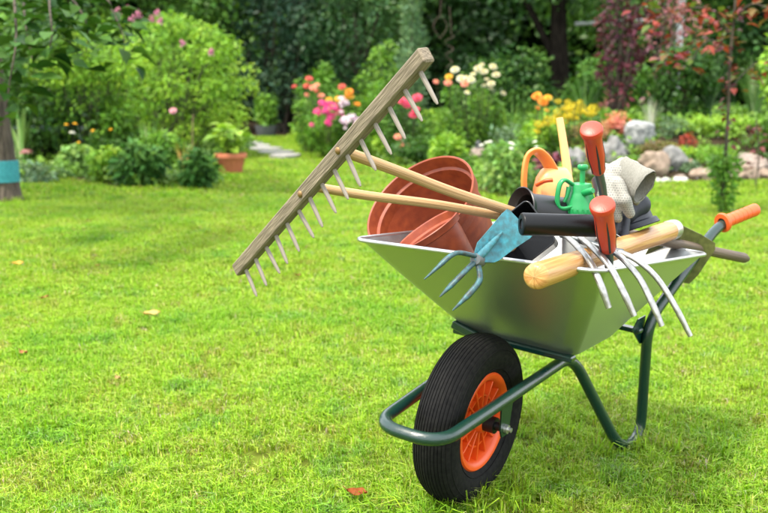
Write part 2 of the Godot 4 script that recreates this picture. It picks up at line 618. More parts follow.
func make_wheelbarrow() -> void:
	var o := thing("wheelbarrow", "green tubular wheelbarrow with galvanised tray and orange wheel, loaded with tools", "wheelbarrow")
	o.transform = Transform3D(Basis(AX, AY, AZ), AT)
	# tray: outer and inner skin, floor, rolled rim
	var g := Geo.new()
	var inner := Geo.new()
	for inset in [0.0, 0.0022]:
		var rows: Array = []
		for k in 9:
			rows.append(tray_ring(k / 8.0, inset))
		var into := g if inset == 0.0 else inner
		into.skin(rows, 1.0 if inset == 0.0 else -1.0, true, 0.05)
		var ring := tray_ring(0.0, inset)
		for q in ring.size():
			ring[q] += Vector3(0, inset, 0)
		into.face(ring, Vector3.DOWN if inset == 0.0 else Vector3.UP)
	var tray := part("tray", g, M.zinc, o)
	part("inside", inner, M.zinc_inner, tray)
	var rim := Geo.new()
	var top := tray_ring(1.0, 0.0)
	for q in top.size():
		var out := Vector3(top[q].x, 0, top[q].z + 0.295).normalized()
		top[q] += out * 0.004
	rim.tube(top, 0.005, 8, false, Color.WHITE, 1.0, Vector3.ZERO, true)
	part("rim", rim, M.zinc_bright, tray)
	# frame: one bent tube from grip to grip
	var right := [Vector3(0.31, 0.628, -1.0), Vector3(0.262, 0.598, -0.89), Vector3(0.2, 0.362, -0.577), Vector3(0.208, 0.030, -0.625), Vector3(0.203, 0.036, -0.480), Vector3(0.102, 0.306, -0.318), Vector3(0.078, 0.246, 0.288)]
	var path := right.duplicate()
	for k in range(right.size() - 1, -1, -1):
		path.append(right[k] * Vector3(-1, 1, 1))
	var fr := Geo.new()
	fr.tube(bent(path, 0.065, 8), 0.0142, 14)
	part("frame", fr, M.green_paint, o)
	for s in [1.0, -1.0]:
		var gr := Geo.new()
		var a := Vector3(s * 0.326, 0.638, -1.036)
		var b := Vector3(s * 0.262, 0.598, -0.89)
		var d := (a - b).normalized()
		gr.lathe([Vector2(0, 0.151), Vector2(0.012, 0.150), Vector2(0.0175, 0.144), Vector2(0.0185, 0.135), Vector2(0.0175, 0.1), Vector2(0.018, 0.06), Vector2(0.0175, 0.02), Vector2(0.019, 0.012), Vector2(0.0265, 0.011), Vector2(0.028, 0.007), Vector2(0.0265, 0.0), Vector2(0.0145, 0.0)], frame_along(b + d * 0.012, d, Vector3.UP), 20)
		for k in 5:
			gr.tube(ring_at(b + d * (0.05 + k * 0.018), d, 0.0175, 16), 0.0012, 5, false, Color.WHITE, 1.0, Vector3.ZERO, true)
		part("handle_grip", gr, M.orange_rubber, o)
	# cross members and gussets
	var cb := Geo.new()
	cb.box(Transform3D(Basis.IDENTITY, Vector3(-0.005, 0.335, -0.197)), Vector3(0.32, 0.014, 0.03), 0.003)
	cb.box(Transform3D(Basis.IDENTITY, Vector3(0.0, 0.345, -0.535)), Vector3(0.40, 0.012, 0.028), 0.003)
	cb.box(Transform3D(Basis(Vector3(0, 0, 1), -0.25), Vector3(-0.11, 0.345, -0.17)), Vector3(0.1, 0.02, 0.02), 0.003)
	part("cross_brace", cb, M.green_paint, o)
	for s in [1.0, -1.0]:
		var gu := Geo.new()
		gu.plate([Vector2(-0.60, 0.30), Vector2(-0.575, 0.30), Vector2(-0.50, 0.352), Vector2(-0.535, 0.375), Vector2(-0.59, 0.375)], 0.003, Transform3D(Basis(Vector3(0, 0, 1), Vector3(0, 1, 0), Vector3(-1, 0, 0)), Vector3(s * 0.186, 0, 0)))
		part("gusset", gu, M.green_paint, o)
		var pl := Geo.new()
		pl.plate([Vector2(-0.028, 0.275), Vector2(0.03, 0.268), Vector2(0.022, 0.20), Vector2(0.012, 0.182), Vector2(-0.012, 0.182), Vector2(-0.022, 0.20)], 0.004, Transform3D(Basis(Vector3(0, 0, 1), Vector3(0, 1, 0), Vector3(-1, 0, 0)), Vector3(s * 0.087, 0, 0)))
		var bracket := part("axle_bracket", pl, M.green_paint, o)
		var nut := Geo.new()
		nut.lathe([Vector2(0.0, 0.016), Vector2(0.006, 0.016), Vector2(0.006, 0.008), Vector2(0.011, 0.008), Vector2(0.011, 0.0), Vector2(0, 0)], frame_along(Vector3(s * 0.089, 0.2, 0), Vector3(s, 0, 0), Vector3.UP), 6)
		part("nut", nut, M.steel, bracket)
	# wheel
	var w := Node3D.new()
	w.name = "wheel"
	o.add_child(w, true)
	w.position = Vector3(0, 0.2, 0)
	var spin := Transform3D(Basis(Vector3(0, 0, 1), Vector3(1, 0, 0), Vector3(0, 1, 0)), Vector3.ZERO)
	var prof: Array = [Vector2(0.112, -0.031), Vector2(0.119, -0.037), Vector2(0.132, -0.0455), Vector2(0.150, -0.0495), Vector2(0.166, -0.0495), Vector2(0.178, -0.0465), Vector2(0.1845, -0.0425)]
	var ribs := 11
	for k in ribs:
		var ya := -0.041 + 0.082 * k / ribs
		var yb := -0.041 + 0.082 * (k + 1) / ribs
		var ra := 0.2 - ya * ya * 8.4
		var rb := 0.2 - yb * yb * 8.4
		prof.append(Vector2(ra - 0.0020, ya + 0.0004))
		prof.append(Vector2(ra, ya + 0.0010))
		prof.append(Vector2(0.2 - pow((ya + yb) / 2, 2) * 8.4 + 0.0003, (ya + yb) / 2))
		prof.append(Vector2(rb, yb - 0.0010))
		prof.append(Vector2(rb - 0.0020, yb - 0.0004))
	for k in range(6, -1, -1):
		prof.append(prof[k] * Vector2(1, -1))
	var ty := Geo.new()
	ty.lathe(prof, spin, 120)
	for s in [-1.0, 1.0]:          # moulded lines on the sidewalls
		for r in [0.128, 0.172]:
			ty.tube(ring_at(Vector3(s * (0.0438 if r < 0.15 else 0.0482), 0, 0), Vector3.RIGHT, r, 90), 0.0012, 5, false, Color.WHITE, 1.0, Vector3.ZERO, true)
	part("tyre", ty, M.rubber, w)
	var ri := Geo.new()
	ri.lathe([Vector2(0.0, -0.040), Vector2(0.022, -0.040), Vector2(0.026, -0.034), Vector2(0.029, -0.010), Vector2(0.092, -0.010), Vector2(0.0965, -0.030), Vector2(0.104, -0.037), Vector2(0.1125, -0.038), Vector2(0.1165, -0.034), Vector2(0.112, -0.028), Vector2(0.108, 0.0),
		Vector2(0.112, 0.028), Vector2(0.1165, 0.034), Vector2(0.1125, 0.038), Vector2(0.104, 0.037), Vector2(0.0965, 0.030), Vector2(0.092, 0.010), Vector2(0.029, 0.010), Vector2(0.026, 0.034), Vector2(0.022, 0.040), Vector2(0.0, 0.040)], spin, 72)
	part("rim", ri, M.orange_plastic, w)
	for s in [1.0, -1.0]:
		for k in 14:
			var a := TAU * k / 14.0
			var d := Vector3(0, cos(a), sin(a))
			var sp := Geo.new()
			sp.box(Transform3D(Basis(Vector3.RIGHT, d, Vector3.RIGHT.cross(d)), d * 0.0605 + Vector3(s * 0.0185, 0, 0)), Vector3(0.019, 0.070, 0.0045), 0.001)
			part("spoke", sp, M.orange_plastic, w)
		var rg := Geo.new()
		rg.lathe([Vector2(0.0585, 0.009), Vector2(0.0585, 0.024), Vector2(0.0625, 0.024), Vector2(0.0625, 0.009)], Transform3D(spin.basis * Basis.from_scale(Vector3(1, s, 1)), Vector3.ZERO), 48)
		part("ring", rg, M.orange_plastic, w)
	var hubg := Geo.new()
	hubg.tube([Vector3(-0.0848, 0, 0), Vector3(0.0848, 0, 0)], 0.010, 14)
	for s in [-1.0, 1.0]:
		hubg.tube([Vector3(s * 0.0395, 0, 0), Vector3(s * 0.066, 0, 0)], 0.019, 20)
	part("axle", hubg, M.black_plastic, w)

func ring_at(o: Vector3, n: Vector3, r: float, m: int) -> Array:
	var t := frame_along(o, n, Vector3.UP if absf(n.y) < 0.9 else Vector3.RIGHT)
	var out: Array = []
	for k in m:
		var a := TAU * k / m
		out.append(t * Vector3(cos(a) * r, 0, sin(a) * r))
	return out

# ------------------------------------------------------------------ the load
func make_rake() -> void:
	var a := at(424, 57, 1.95)
	var b := at(240, 268, 2.5)
	var o := thing("rake", "wooden hay rake with fifteen pegs and forked handle sticking out of the wheelbarrow", "rake", b)
	var d := (a - b).normalized()
	var hd := (at(747, 259, 3.0) - at(320, 168, 2.22)).normalized()
	var tooth := Vector3(0.45, -0.85, 0.40).normalized()
	tooth = (tooth - d * tooth.dot(d)).normalized()
	var side := d.cross(tooth).normalized()
	var l := a.distance_to(b)
	var g := Geo.new()
	g.box(Transform3D.IDENTITY, Vector3(0.027, l + 0.02, 0.031), 0.0035)
	part("head", g, M.weathered, o, Transform3D(Basis(side, d, side.cross(d)), (a - b) * 0.5))
	for k in 15:
		var f := 0.025 + 0.945 * k / 14.0
		var p := (a - b) * f
		var lean := (tooth + side * rng.randf_range(-0.05, 0.05) + d * rng.randf_range(-0.05, 0.04)).normalized()
		var tg := Geo.new()
		tg.tube([p + lean * 0.012, p + lean * 0.05, p + lean * 0.078, p + lean * 0.086], [0.0049, 0.0047, 0.0039, 0.002], 8)
		part("tooth", tg, M.peg, o)
	var join := at(500, 211, 2.42) - b
	var s1 := Geo.new()
	s1.tube(smooth([at(343, 151, 2.19) - b, at(400, 172, 2.27) - b, at(455, 193, 2.35) - b, join + hd * 0.09], 5), 0.0118, 12)
	part("handle_fork", s1, M.pale_wood, o)
	var s2 := Geo.new()
	s2.tube(smooth([at(309, 186, 2.29) - b, at(370, 196, 2.33) - b, at(440, 205, 2.38) - b, join + hd * 0.08 + Vector3(0, -0.012, -0.012)], 5), 0.0128, 12, true, Color.WHITE, 0.8)
	part("handle_fork", s2, M.pale_wood, o)
	var h := Geo.new()
	h.tube([join + hd * 0.06, (join + at(747, 259, 3.0) - b) * 0.5 + Vector3(0, 0.005, 0), at(744, 258, 2.99) - b, at(748, 259, 3.0) - b], [0.0125, 0.0135, 0.0145, 0.007], 12)
	part("handle", h, M.grey_wood, o)
	for p in [at(335, 149, 2.145), at(301, 190, 2.268)]:
		var bg := Geo.new()
		var dir: Vector3 = (Vector3(0, EYE, 0) - p).normalized()
		var seat: Vector3 = p - b
		seat = d * seat.dot(d)
		var up := -(tooth - dir * tooth.dot(dir)).normalized()
		bg.lathe([Vector2(0.0, 0.0045), Vector2(0.004, 0.004), Vector2(0.0075, 0.0015), Vector2(0.008, 0)], frame_along(seat + side * (0.0137 * signf(side.dot(dir))), side * signf(side.dot(dir)), up), 12)
		part("bolt", bg, M.brass, o)

func pot_mesh(r: float, h: float, base: float, lip: float) -> Geo:      # a moulded plastic pot, mouth at the top, hollow
	var g := Geo.new()
	g.lathe([Vector2(0, 0), Vector2(base - 0.006, 0), Vector2(base, 0.006), Vector2(r - 0.012, h - lip), Vector2(r - 0.004, h - lip + 0.003), Vector2(r - 0.001, h - 0.004), Vector2(r + 0.001, h - 0.001), Vector2(r - 0.001, h + 0.001), Vector2(r - 0.0045, h - 0.001), Vector2(r - 0.009, h - lip + 0.003), Vector2(r - 0.0155, h - lip - 0.001),
		Vector2(r - 0.021, h * 0.55), Vector2(base - 0.003, 0.008), Vector2(0, 0.008)], Transform3D.IDENTITY, 72)
	return g

func make_pots() -> void:
	var n := Vector3(-0.53, 0.70, 0.48).normalized()
	var m := at(419, 202, 2.62)
	var tr := frame_along(m - n * 0.25, n, Vector3.UP)
	var o := thing("plant_pot", "large terracotta coloured plastic pot lying tilted with its mouth under the rake forks", "plant pot", tr.origin, "terracotta coloured plastic pots")
	part("body", pot_mesh(0.152, 0.25, 0.10, 0.035), M.terracotta, o, Transform3D(tr.basis, Vector3.ZERO))
	var n2 := Vector3(-0.55, 0.83, 0.04).normalized()
	var m2 := at(427, 229, 2.52)
	tr = frame_along(m2 - n2 * 0.13, n2, Vector3.UP)
	o = thing("plant_pot", "smaller terracotta coloured plastic pot lying in front of the large one behind the tray edge", "plant pot", tr.origin, "terracotta coloured plastic pots")
	part("body", pot_mesh(0.086, 0.13, 0.062, 0.02), M.terracotta, o, Transform3D(tr.basis, Vector3.ZERO))

func make_black_pots() -> void:
	var mouth := at(520, 211, 2.45)
	var axis := Vector3(-0.86, 0.16, 0.42).normalized()
	var tr := frame_along(mouth - axis * 0.12, axis, Vector3.UP)
	var o := thing("nursery_pot", "round black plastic nursery pot lying on its side behind the turquoise hoe blade", "plant pot", tr.origin)
	part("body", pot_mesh(0.056, 0.12, 0.046, 0.014), M.black_plastic, o, Transform3D(tr.basis, Vector3.ZERO))
	# a square pot with its open mouth towards the front left
	var c := at(521, 236, 2.33)
	var ax := Vector3(-0.45, 0.25, 0.86).normalized()
	tr = frame_along(c - ax * 0.1, ax, Vector3(0.75, 0.65, 0.2))
	o = thing("nursery_pot", "square black plastic nursery pot with thin shiny rim under the turquoise hoe blade", "plant pot", tr.origin)
	var g := Geo.new()
	for inset in [0.0, 0.0016]:
		var rows: Array = []
		for k in 4:
			var f := k / 3.0
			var hw: float = lerpf(0.042, 0.058, f) - inset
			var row: Array = []
			for q in 4:
				for s in 5:
					var an := PI * 0.5 * q + PI * 0.5 * s / 4.0
					row.append(Vector3((hw - 0.012) * (1 if q in [0, 3] else -1) + cos(an) * 0.012, f * 0.1, (hw - 0.012) * (1 if q < 2 else -1) + sin(an) * 0.012))
			rows.append(row)
		g.skin(rows, 1.0 if inset > 0 else -1.0, true, 0.1)
		g.face(rows[0], Vector3.DOWN if inset == 0.0 else Vector3.UP)
		if inset == 0.0:
			var top: Array = []
			for p in rows[3]:
				top.append(p)
			g.tube(top, 0.0022, 6, false, Color.WHITE, 1.0, Vector3.ZERO, true)
	part("body", g, M.black_gloss, o, Transform3D(tr.basis, Vector3.ZERO))
	# an upturned pot under the gloves
	var p0 := at(630, 230, 2.57)
	var down := Vector3(0.30, -0.90, 0.18).normalized()
	tr = frame_along(p0 - down * 0.15, down, Vector3.RIGHT)
	o = thing("nursery_pot", "dark slate plastic nursery pot turned upside down beneath the garden gloves", "plant pot", tr.origin)
	part("body", pot_mesh(0.074, 0.15, 0.05, 0.016), M.slate_plastic, o, Transform3D(tr.basis, Vector3.ZERO))

func make_hoe() -> void:
	var neck := at(477, 260, 2.10)
	var o := thing("hand_hoe", "turquoise painted hand hoe with a flat blade and three curved tines", "hand hoe", neck)
	var toward := (Vector3(0, EYE, 0) - neck).normalized()
	# blade: outline in its own plane, leaning back
	var px := [[474.5, 259], [474, 252], [476.5, 243], [489, 228], [501, 214], [506, 209.8], [510, 210.5], [521, 222], [529.5, 232], [531, 236], [527, 240], [512, 250], [499, 260.5], [494, 262.5], [480, 262]]
	var ds := [2.10, 2.108, 2.122, 2.16, 2.19, 2.20, 2.20, 2.20, 2.20, 2.197, 2.19, 2.158, 2.122, 2.114, 2.10]
	var x := (at(531, 235.5, 2.2) - at(507.5, 209.5, 2.2)).normalized()
	var y := (at(519, 222, 2.2) - neck).normalized()
	var z := x.cross(y).normalized()
	y = z.cross(x)
	var poly: Array = []
	for k in px.size():
		var q := at(px[k][0], px[k][1], ds[k]) - neck
		poly.append(Vector2(q.dot(x), q.dot(y)))
	var g := Geo.new()
	g.plate(poly, 0.0032, Transform3D(Basis(x, y, z), Vector3.ZERO), 2.5)
	part("blade", g, M.turquoise, o)
	var s := Geo.new()
	s.tube([at(475, 261, 2.095) - neck, at(484, 252, 2.103) - neck, at(496, 239, 2.135) - neck, at(503, 231, 2.165) - neck], [0.0075, 0.0085, 0.0055, 0.001], 10)
	part("rib", s, M.turquoise, o)
	var k := Geo.new()
	k.lathe([Vector2(0, 0.012), Vector2(0.010, 0.011), Vector2(0.0135, 0.004), Vector2(0.0135, -0.02), Vector2(0.011, -0.03)], frame_along(Vector3(0, 0, 0), toward + Vector3(-0.3, 0.1, 0), Vector3.UP), 16)
	part("socket", k, M.worn_steel, o)
	var tines := [[[478, 257, 2.1], [469, 254.5, 2.085], [458, 252.8, 2.07], [449, 257, 2.055], [437, 268, 2.045], [424, 279.5, 2.04]],
		[[476, 261, 2.1], [469.5, 267, 2.08], [459, 277.5, 2.06], [449, 287.5, 2.05], [439.5, 297, 2.045]],
		[[477, 262, 2.1], [479.5, 271, 2.085], [479.5, 281, 2.07], [472, 291, 2.055], [463, 300.5, 2.045], [452.5, 310.5, 2.04]]]
	for t in tines:
		var pts: Array = []
		for q in t:
			pts.append(at(q[0], q[1], q[2]) - neck)
		pts = smooth(pts, 5)
		var rr: Array = []
		for q in pts.size():
			var f := float(q) / (pts.size() - 1)
			rr.append(0.0062 if f < 0.7 else lerpf(0.0064, 0.0012, (f - 0.7) / 0.3))
		var tg := Geo.new()
		tg.tube(pts, rr, 8, true, Color.WHITE, 0.8)
		part("tine", tg, M.worn_teal, o)
	var h := Geo.new()
	var hb := Vector3(0.09, 0.0, -0.2)
	h.tube([Vector3(0.002, 0, -0.012), hb * 0.5, hb], [0.011, 0.013, 0.015], 12)
	part("handle", h, M.pale_wood, o)

func grip_mesh(l: float, r0: float, r1: float) -> Geo:       # a moulded grip with a broad round butt at the top and a flat dark inlay groove
	var g := Geo.new()
	g.lathe([Vector2(0, l), Vector2(r0 * 0.8, l - 0.0005), Vector2(r0 * 1.02, l - 0.003), Vector2(r0 * 1.1, l - 0.008), Vector2(r0 * 1.06, l - 0.016), Vector2(r0 * 0.86, l - 0.03), Vector2(r0 * 0.84, l * 0.6), Vector2(r0 * 0.88, l * 0.4), Vector2(r1 * 1.05, l * 0.15), Vector2(r1, 0.004), Vector2(r1 * 0.8, 0), Vector2(0, 0)], Transform3D.IDENTITY, 28)
	return g

func inlays(g: Geo, o: Vector3, world: Vector3, d: Vector3, l: float, r0: float, r1: float) -> void:    # dark soft strips let into the grip all round
	var see := (Vector3(0, EYE, 0) - world).normalized()
	see = (see - d * see.dot(d)).normalized()
	for k in 5:
		var e := see.rotated(d, 0.22 + TAU * k / 5.0)
		var pts: Array = []
		var rr: Array = []
		for q in [[0.05, r1 * 1.02, 0.0034], [0.15, r1 * 1.05, 0.0038], [0.28, lerpf(r1 * 1.05, r0 * 0.88, 0.55), 0.0037], [0.4, r0 * 0.88, 0.0034], [0.5, r0 * 0.86, 0.003], [0.6, r0 * 0.84, 0.0026], [0.68, r0 * 0.845, 0.0018], [0.74, r0 * 0.85, 0.0008]]:
			pts.append(o + d * (l * q[0]) + e * (q[1] - q[2] * 0.72))
			rr.append(q[2])
		g.tube(pts, rr, 8)

func make_cultivator() -> void:
	var hub := at(609, 262, 2.19)
	var o := thing("hand_cultivator", "hand cultivator with red orange grip, four long steel tines hanging over the tray side", "hand cultivator", hub)
	var top := at(602, 203, 2.09)
	var bot := at(608, 250, 2.17)
	var d := (top - bot).normalized()
	part("grip", grip_mesh(top.distance_to(bot), 0.0235, 0.0165), M.red_orange, o, frame_along(bot - hub, d, Vector3.RIGHT))
	var inl := Geo.new()
	inlays(inl, bot - hub, bot, d, top.distance_to(bot), 0.0235, 0.0165)
	part("inlay", inl, M.slate_plastic, o)
	var s := Geo.new()
	s.tube([bot - hub + d * 0.004, Vector3(0, 0.004, 0), Vector3(0.001, -0.012, -0.004)], [0.011, 0.0095, 0.009], 12)
	part("shaft", s, M.dark_steel, o)
	var bar := Geo.new()
	bar.tube([at(561, 234.5, 2.27) - hub, at(585, 242, 2.235) - hub, at(609, 250, 2.2) - hub, at(623, 252.5, 2.19) - hub], 0.0075, 10)
	part("crossbar", bar, M.dark_steel, o)
	var tines := [[[566, 236, 2.26], [577, 246, 2.20], [590, 262, 2.14], [600, 283, 2.10], [609, 308, 2.09]],
		[[581, 238, 2.24], [594, 249, 2.18], [610, 267, 2.13], [623, 291, 2.10], [634.5, 316, 2.09]],
		[[613, 251, 2.195], [625, 261, 2.16], [640, 279, 2.13], [652, 303, 2.11], [662, 326, 2.10]],
		[[620, 252, 2.19], [638, 261, 2.16], [657, 278, 2.14], [675, 306, 2.12], [690.5, 336, 2.11]]]
	for t in tines:
		var pts: Array = []
		for q in t:
			pts.append(at(q[0], q[1], q[2]) - hub)
		pts = smooth(pts, 6)
		var rr: Array = []
		for q in pts.size():
			rr.append(0.0082 if q < pts.size() - 4 else lerpf(0.0066, 0.0078, (pts.size() - 1 - q) / 4.0))
		var tg := Geo.new()
		tg.tube(pts, rr, 10, true, Color.WHITE, 0.72)
		part("tine", tg, M.bright_steel, o)

func make_trowel() -> void:
	var bot := at(598.5, 172, 2.30)
	var o := thing("trowel", "upright trowel with tall orange red grip and grey steel neck standing in the tray", "trowel", bot)
	var top := at(591, 127.5, 2.215)
	var d := (top - bot).normalized()
	part("grip", grip_mesh(top.distance_to(bot), 0.0222, 0.0148), M.red_orange, o, frame_along(Vector3.ZERO, d, Vector3.RIGHT))
	var inl := Geo.new()
	inlays(inl, Vector3.ZERO, bot, d, top.distance_to(bot), 0.0222, 0.0148)
	part("inlay", inl, M.slate_plastic, o)
	var s := Geo.new()
	s.tube([d * 0.01, at(602, 186, 2.325) - bot, at(606, 215, 2.38) - bot, at(607, 235, 2.42) - bot], [0.0105, 0.0095, 0.0085, 0.008], 12)
	part("neck", s, M.dark_steel, o)
	var b := Geo.new()
	var tip := at(607, 232, 2.42) - bot
	var tr := frame_along(tip, -(tip - (at(606, 215, 2.38) - bot)).normalized(), Vector3.RIGHT)
	b.plate([Vector2(-0.012, 0), Vector2(0.012, 0), Vector2(0.036, -0.02), Vector2(0.036, -0.075), Vector2(0, -0.12), Vector2(-0.036, -0.075), Vector2(-0.036, -0.02)], 0.0025, tr, 8.0)
	part("blade", b, M.bright_steel, o)

func make_tube_grip() -> void:
	var a := at(521, 224, 2.13)
	var b := at(604, 226, 2.16)
	var o := thing("foam_grip", "black foam tube grip lying across the tray beside the red orange grip", "tool grip", a)
	var d := (b - a).normalized()
	var l := a.distance_to(b)
	var g := Geo.new()
	g.lathe([Vector2(0.011, 0.004), Vector2(0.011, 0.0), Vector2(0.0205, 0.0), Vector2(0.0225, 0.0015), Vector2(0.0232, 0.004), Vector2(0.0228, l * 0.5), Vector2(0.0232, l - 0.004), Vector2(0.0225, l - 0.0015), Vector2(0.0205, l), Vector2(0.0, l)], frame_along(Vector3.ZERO, d, Vector3.UP), 32)
	part("sleeve", g, M.foam, o)
	var p := Geo.new()
	p.tube([d * 0.003, d * (l - 0.002)], 0.0112, 14)
	part("core", p, M.slate_plastic, o)

func make_spade() -> void:
	var a := at(537, 276, 2.0)
	var b := at(672, 230, 2.76)
	var o := thing("spade", "short spade with thick varnished wooden handle, steel ferrule and olive brown blade", "spade", a)
	var d := (b - a).normalized()
	var l := a.distance_to(b)
	var g := Geo.new()
	var prof: Array = [Vector2(0, -0.016), Vector2(0.003, -0.0145), Vector2(0.012, -0.0150), Vector2(0.020, -0.0125), Vector2(0.0248, -0.007), Vector2(0.026, 0.001)]
	for k in 9:
		var f := k / 8.0
		prof.append(Vector2(0.026 - 0.002 * sin(f * PI) + 0.0006 * sin(f * 17.0), 0.004 + f * (l - 0.01)))
	prof.append(Vector2(0, l - 0.004))
	g.lathe(prof, frame_along(Vector3.ZERO, d, Vector3.UP), 28)
	part("handle", g, M.varnished, o)
	var fg := Geo.new()
	fg.lathe([Vector2(0.0235, l - 0.03), Vector2(0.0262, l - 0.029), Vector2(0.0266, l), Vector2(0.026, l + 0.016), Vector2(0.02, l + 0.02), Vector2(0, l + 0.02)], frame_along(Vector3.ZERO, d, Vector3.UP), 28)
	part("ferrule", fg, M.steel, o)
	var bl := Geo.new()
	var c := at(680, 250, 2.86) - a
	var x := (at(709, 243, 2.88) - at(650, 222, 2.84)).normalized()
	var y := (at(648, 216, 2.84) - at(646, 258, 2.88)).normalized()
	y = (y - x * x.dot(y)).normalized()
	bl.plate([Vector2(-0.10, -0.045), Vector2(-0.10, 0.067), Vector2(-0.08, 0.075), Vector2(0.03, 0.062), Vector2(0.074, 0.056), Vector2(0.082, 0.04), Vector2(0.078, -0.045), Vector2(0.07, -0.078), Vector2(0.055, -0.083)], 0.003, Transform3D(Basis(x, y, x.cross(y)), c), 2.5)
	part("blade", bl, M.olive, o)
	var nk := Geo.new()
	nk.tube([d * (l + 0.01), (d * (l + 0.03)).lerp(c, 0.3) , c + Vector3(-0.02, 0.0, 0.004)], [0.017, 0.014, 0.008], 10)
	part("socket", nk, M.olive, o)

func make_watering_can() -> void:
	var base := at(553, 222, 2.78)
	var o := thing("watering_can", "small orange plastic watering can with hoop handle and upright curved spout", "watering can", base)
	var g := Geo.new()
	var tr := Transform3D(Basis(Vector3.UP, 0.4), Vector3.ZERO)
	g.lathe([Vector2(0, 0), Vector2(0.052, 0), Vector2(0.058, 0.006), Vector2(0.060, 0.05), Vector2(0.058, 0.09), Vector2(0.051, 0.118), Vector2(0.038, 0.137), Vector2(0.03, 0.143), Vector2(0.026, 0.143), Vector2(0.024, 0.137), Vector2(0.024, 0.06), Vector2(0, 0.06)], tr, 36, Color.WHITE, 0, TAU, 0.72)
	part("body", g, M.orange_can, o)
	var h := Geo.new()
	h.tube(smooth([at(526, 207, 2.76) - base, at(524, 180, 2.75) - base, at(527, 158, 2.75) - base, at(535, 151, 2.75) - base, at(544, 157, 2.76) - base, at(551, 168, 2.77) - base, at(556, 178, 2.78) - base], 6), 0.021, 14, true, Color.WHITE, 0.36, Vector3(1, 0.2, 0.3))
	part("handle", h, M.orange_handle, o)
	var sp := Geo.new()
	sp.tube(smooth([at(562, 207, 2.80) - base, at(567.5, 180, 2.82) - base, at(564.5, 150, 2.84) - base, at(559.5, 118, 2.86) - base], 6), [0.016, 0.0155, 0.015, 0.0145, 0.014, 0.0135, 0.013, 0.0125, 0.012, 0.0118, 0.0115, 0.0112, 0.011, 0.0108, 0.0105, 0.0102, 0.010, 0.0098, 0.0095], 14)
	part("spout", sp, M.orange_can, o)
	var b := Geo.new()
	b.tube(smooth([at(537, 185, 2.73) - base, at(545, 181, 2.715) - base, at(553, 180, 2.71) - base], 4), 0.009, 10, true, Color.WHITE, 0.6)
	part("lower_grip", b, M.orange_plastic, o)

func make_sprayer() -> void:
	var base := at(579, 234, 2.48)
	var o := thing("pressure_sprayer", "green pump sprayer head with plunger knob and loop handle on a pale bottle", "sprayer", base)
	var bt := Geo.new()
	bt.lathe([Vector2(0, -0.06), Vector2(0.034, -0.06), Vector2(0.039, -0.052), Vector2(0.04, 0.03), Vector2(0.036, 0.05), Vector2(0, 0.05)], Transform3D.IDENTITY, 32)
	part("bottle", bt, M.milky, o)
	var hd := Geo.new()
	hd.lathe([Vector2(0, 0.045), Vector2(0.0375, 0.045), Vector2(0.0385, 0.049), Vector2(0.0385, 0.064), Vector2(0.036, 0.068), Vector2(0.034, 0.082), Vector2(0.029, 0.096), Vector2(0.0265, 0.101), Vector2(0.0265, 0.116), Vector2(0.0245, 0.119), Vector2(0.012, 0.121), Vector2(0, 0.121)], Transform3D.IDENTITY, 36)
	for k in 20:
		var a := TAU * k / 20
		hd.box(Transform3D(Basis(Vector3.UP, -a), Vector3(cos(a) * 0.0385, 0.0565, sin(a) * 0.0385)), Vector3(0.002, 0.013, 0.004), 0.0006)
	part("pump_head", hd, M.green_plastic, o)
	var pl := Geo.new()
	pl.lathe([Vector2(0.0, 0.118), Vector2(0.0062, 0.118), Vector2(0.0062, 0.149), Vector2(0.010, 0.151), Vector2(0.0125, 0.154), Vector2(0.0125, 0.160), Vector2(0.010, 0.163), Vector2(0, 0.1635)], Transform3D(Basis.IDENTITY, Vector3(0.004, 0, 0)), 20)
	part("plunger", pl, M.green_plastic, o)
	var lp := Geo.new()
	lp.tube(smooth([at(573, 185, 2.47) - base, at(565, 180, 2.46) - base, at(560, 184, 2.455) - base, at(557.5, 196, 2.455) - base, at(558, 206, 2.455) - base, at(563, 209, 2.455) - base, at(572, 207, 2.46) - base], 6), 0.0085, 10, true, Color.WHITE, 0.6)
	part("loop_handle", lp, M.green_plastic, o)
	var tg := Geo.new()
	tg.tube([at(569, 187, 2.46) - base, at(567, 196, 2.458) - base, at(564, 202, 2.457) - base], [0.006, 0.005, 0.0035], 8)
	part("trigger", tg, M.green_plastic, o)
	var nz := Geo.new()
	nz.tube([at(584, 193, 2.455) - base, at(591, 191, 2.43) - base, at(593, 190.5, 2.425) - base], [0.008, 0.0085, 0.006], 12)
	part("nozzle", nz, M.green_plastic, o)

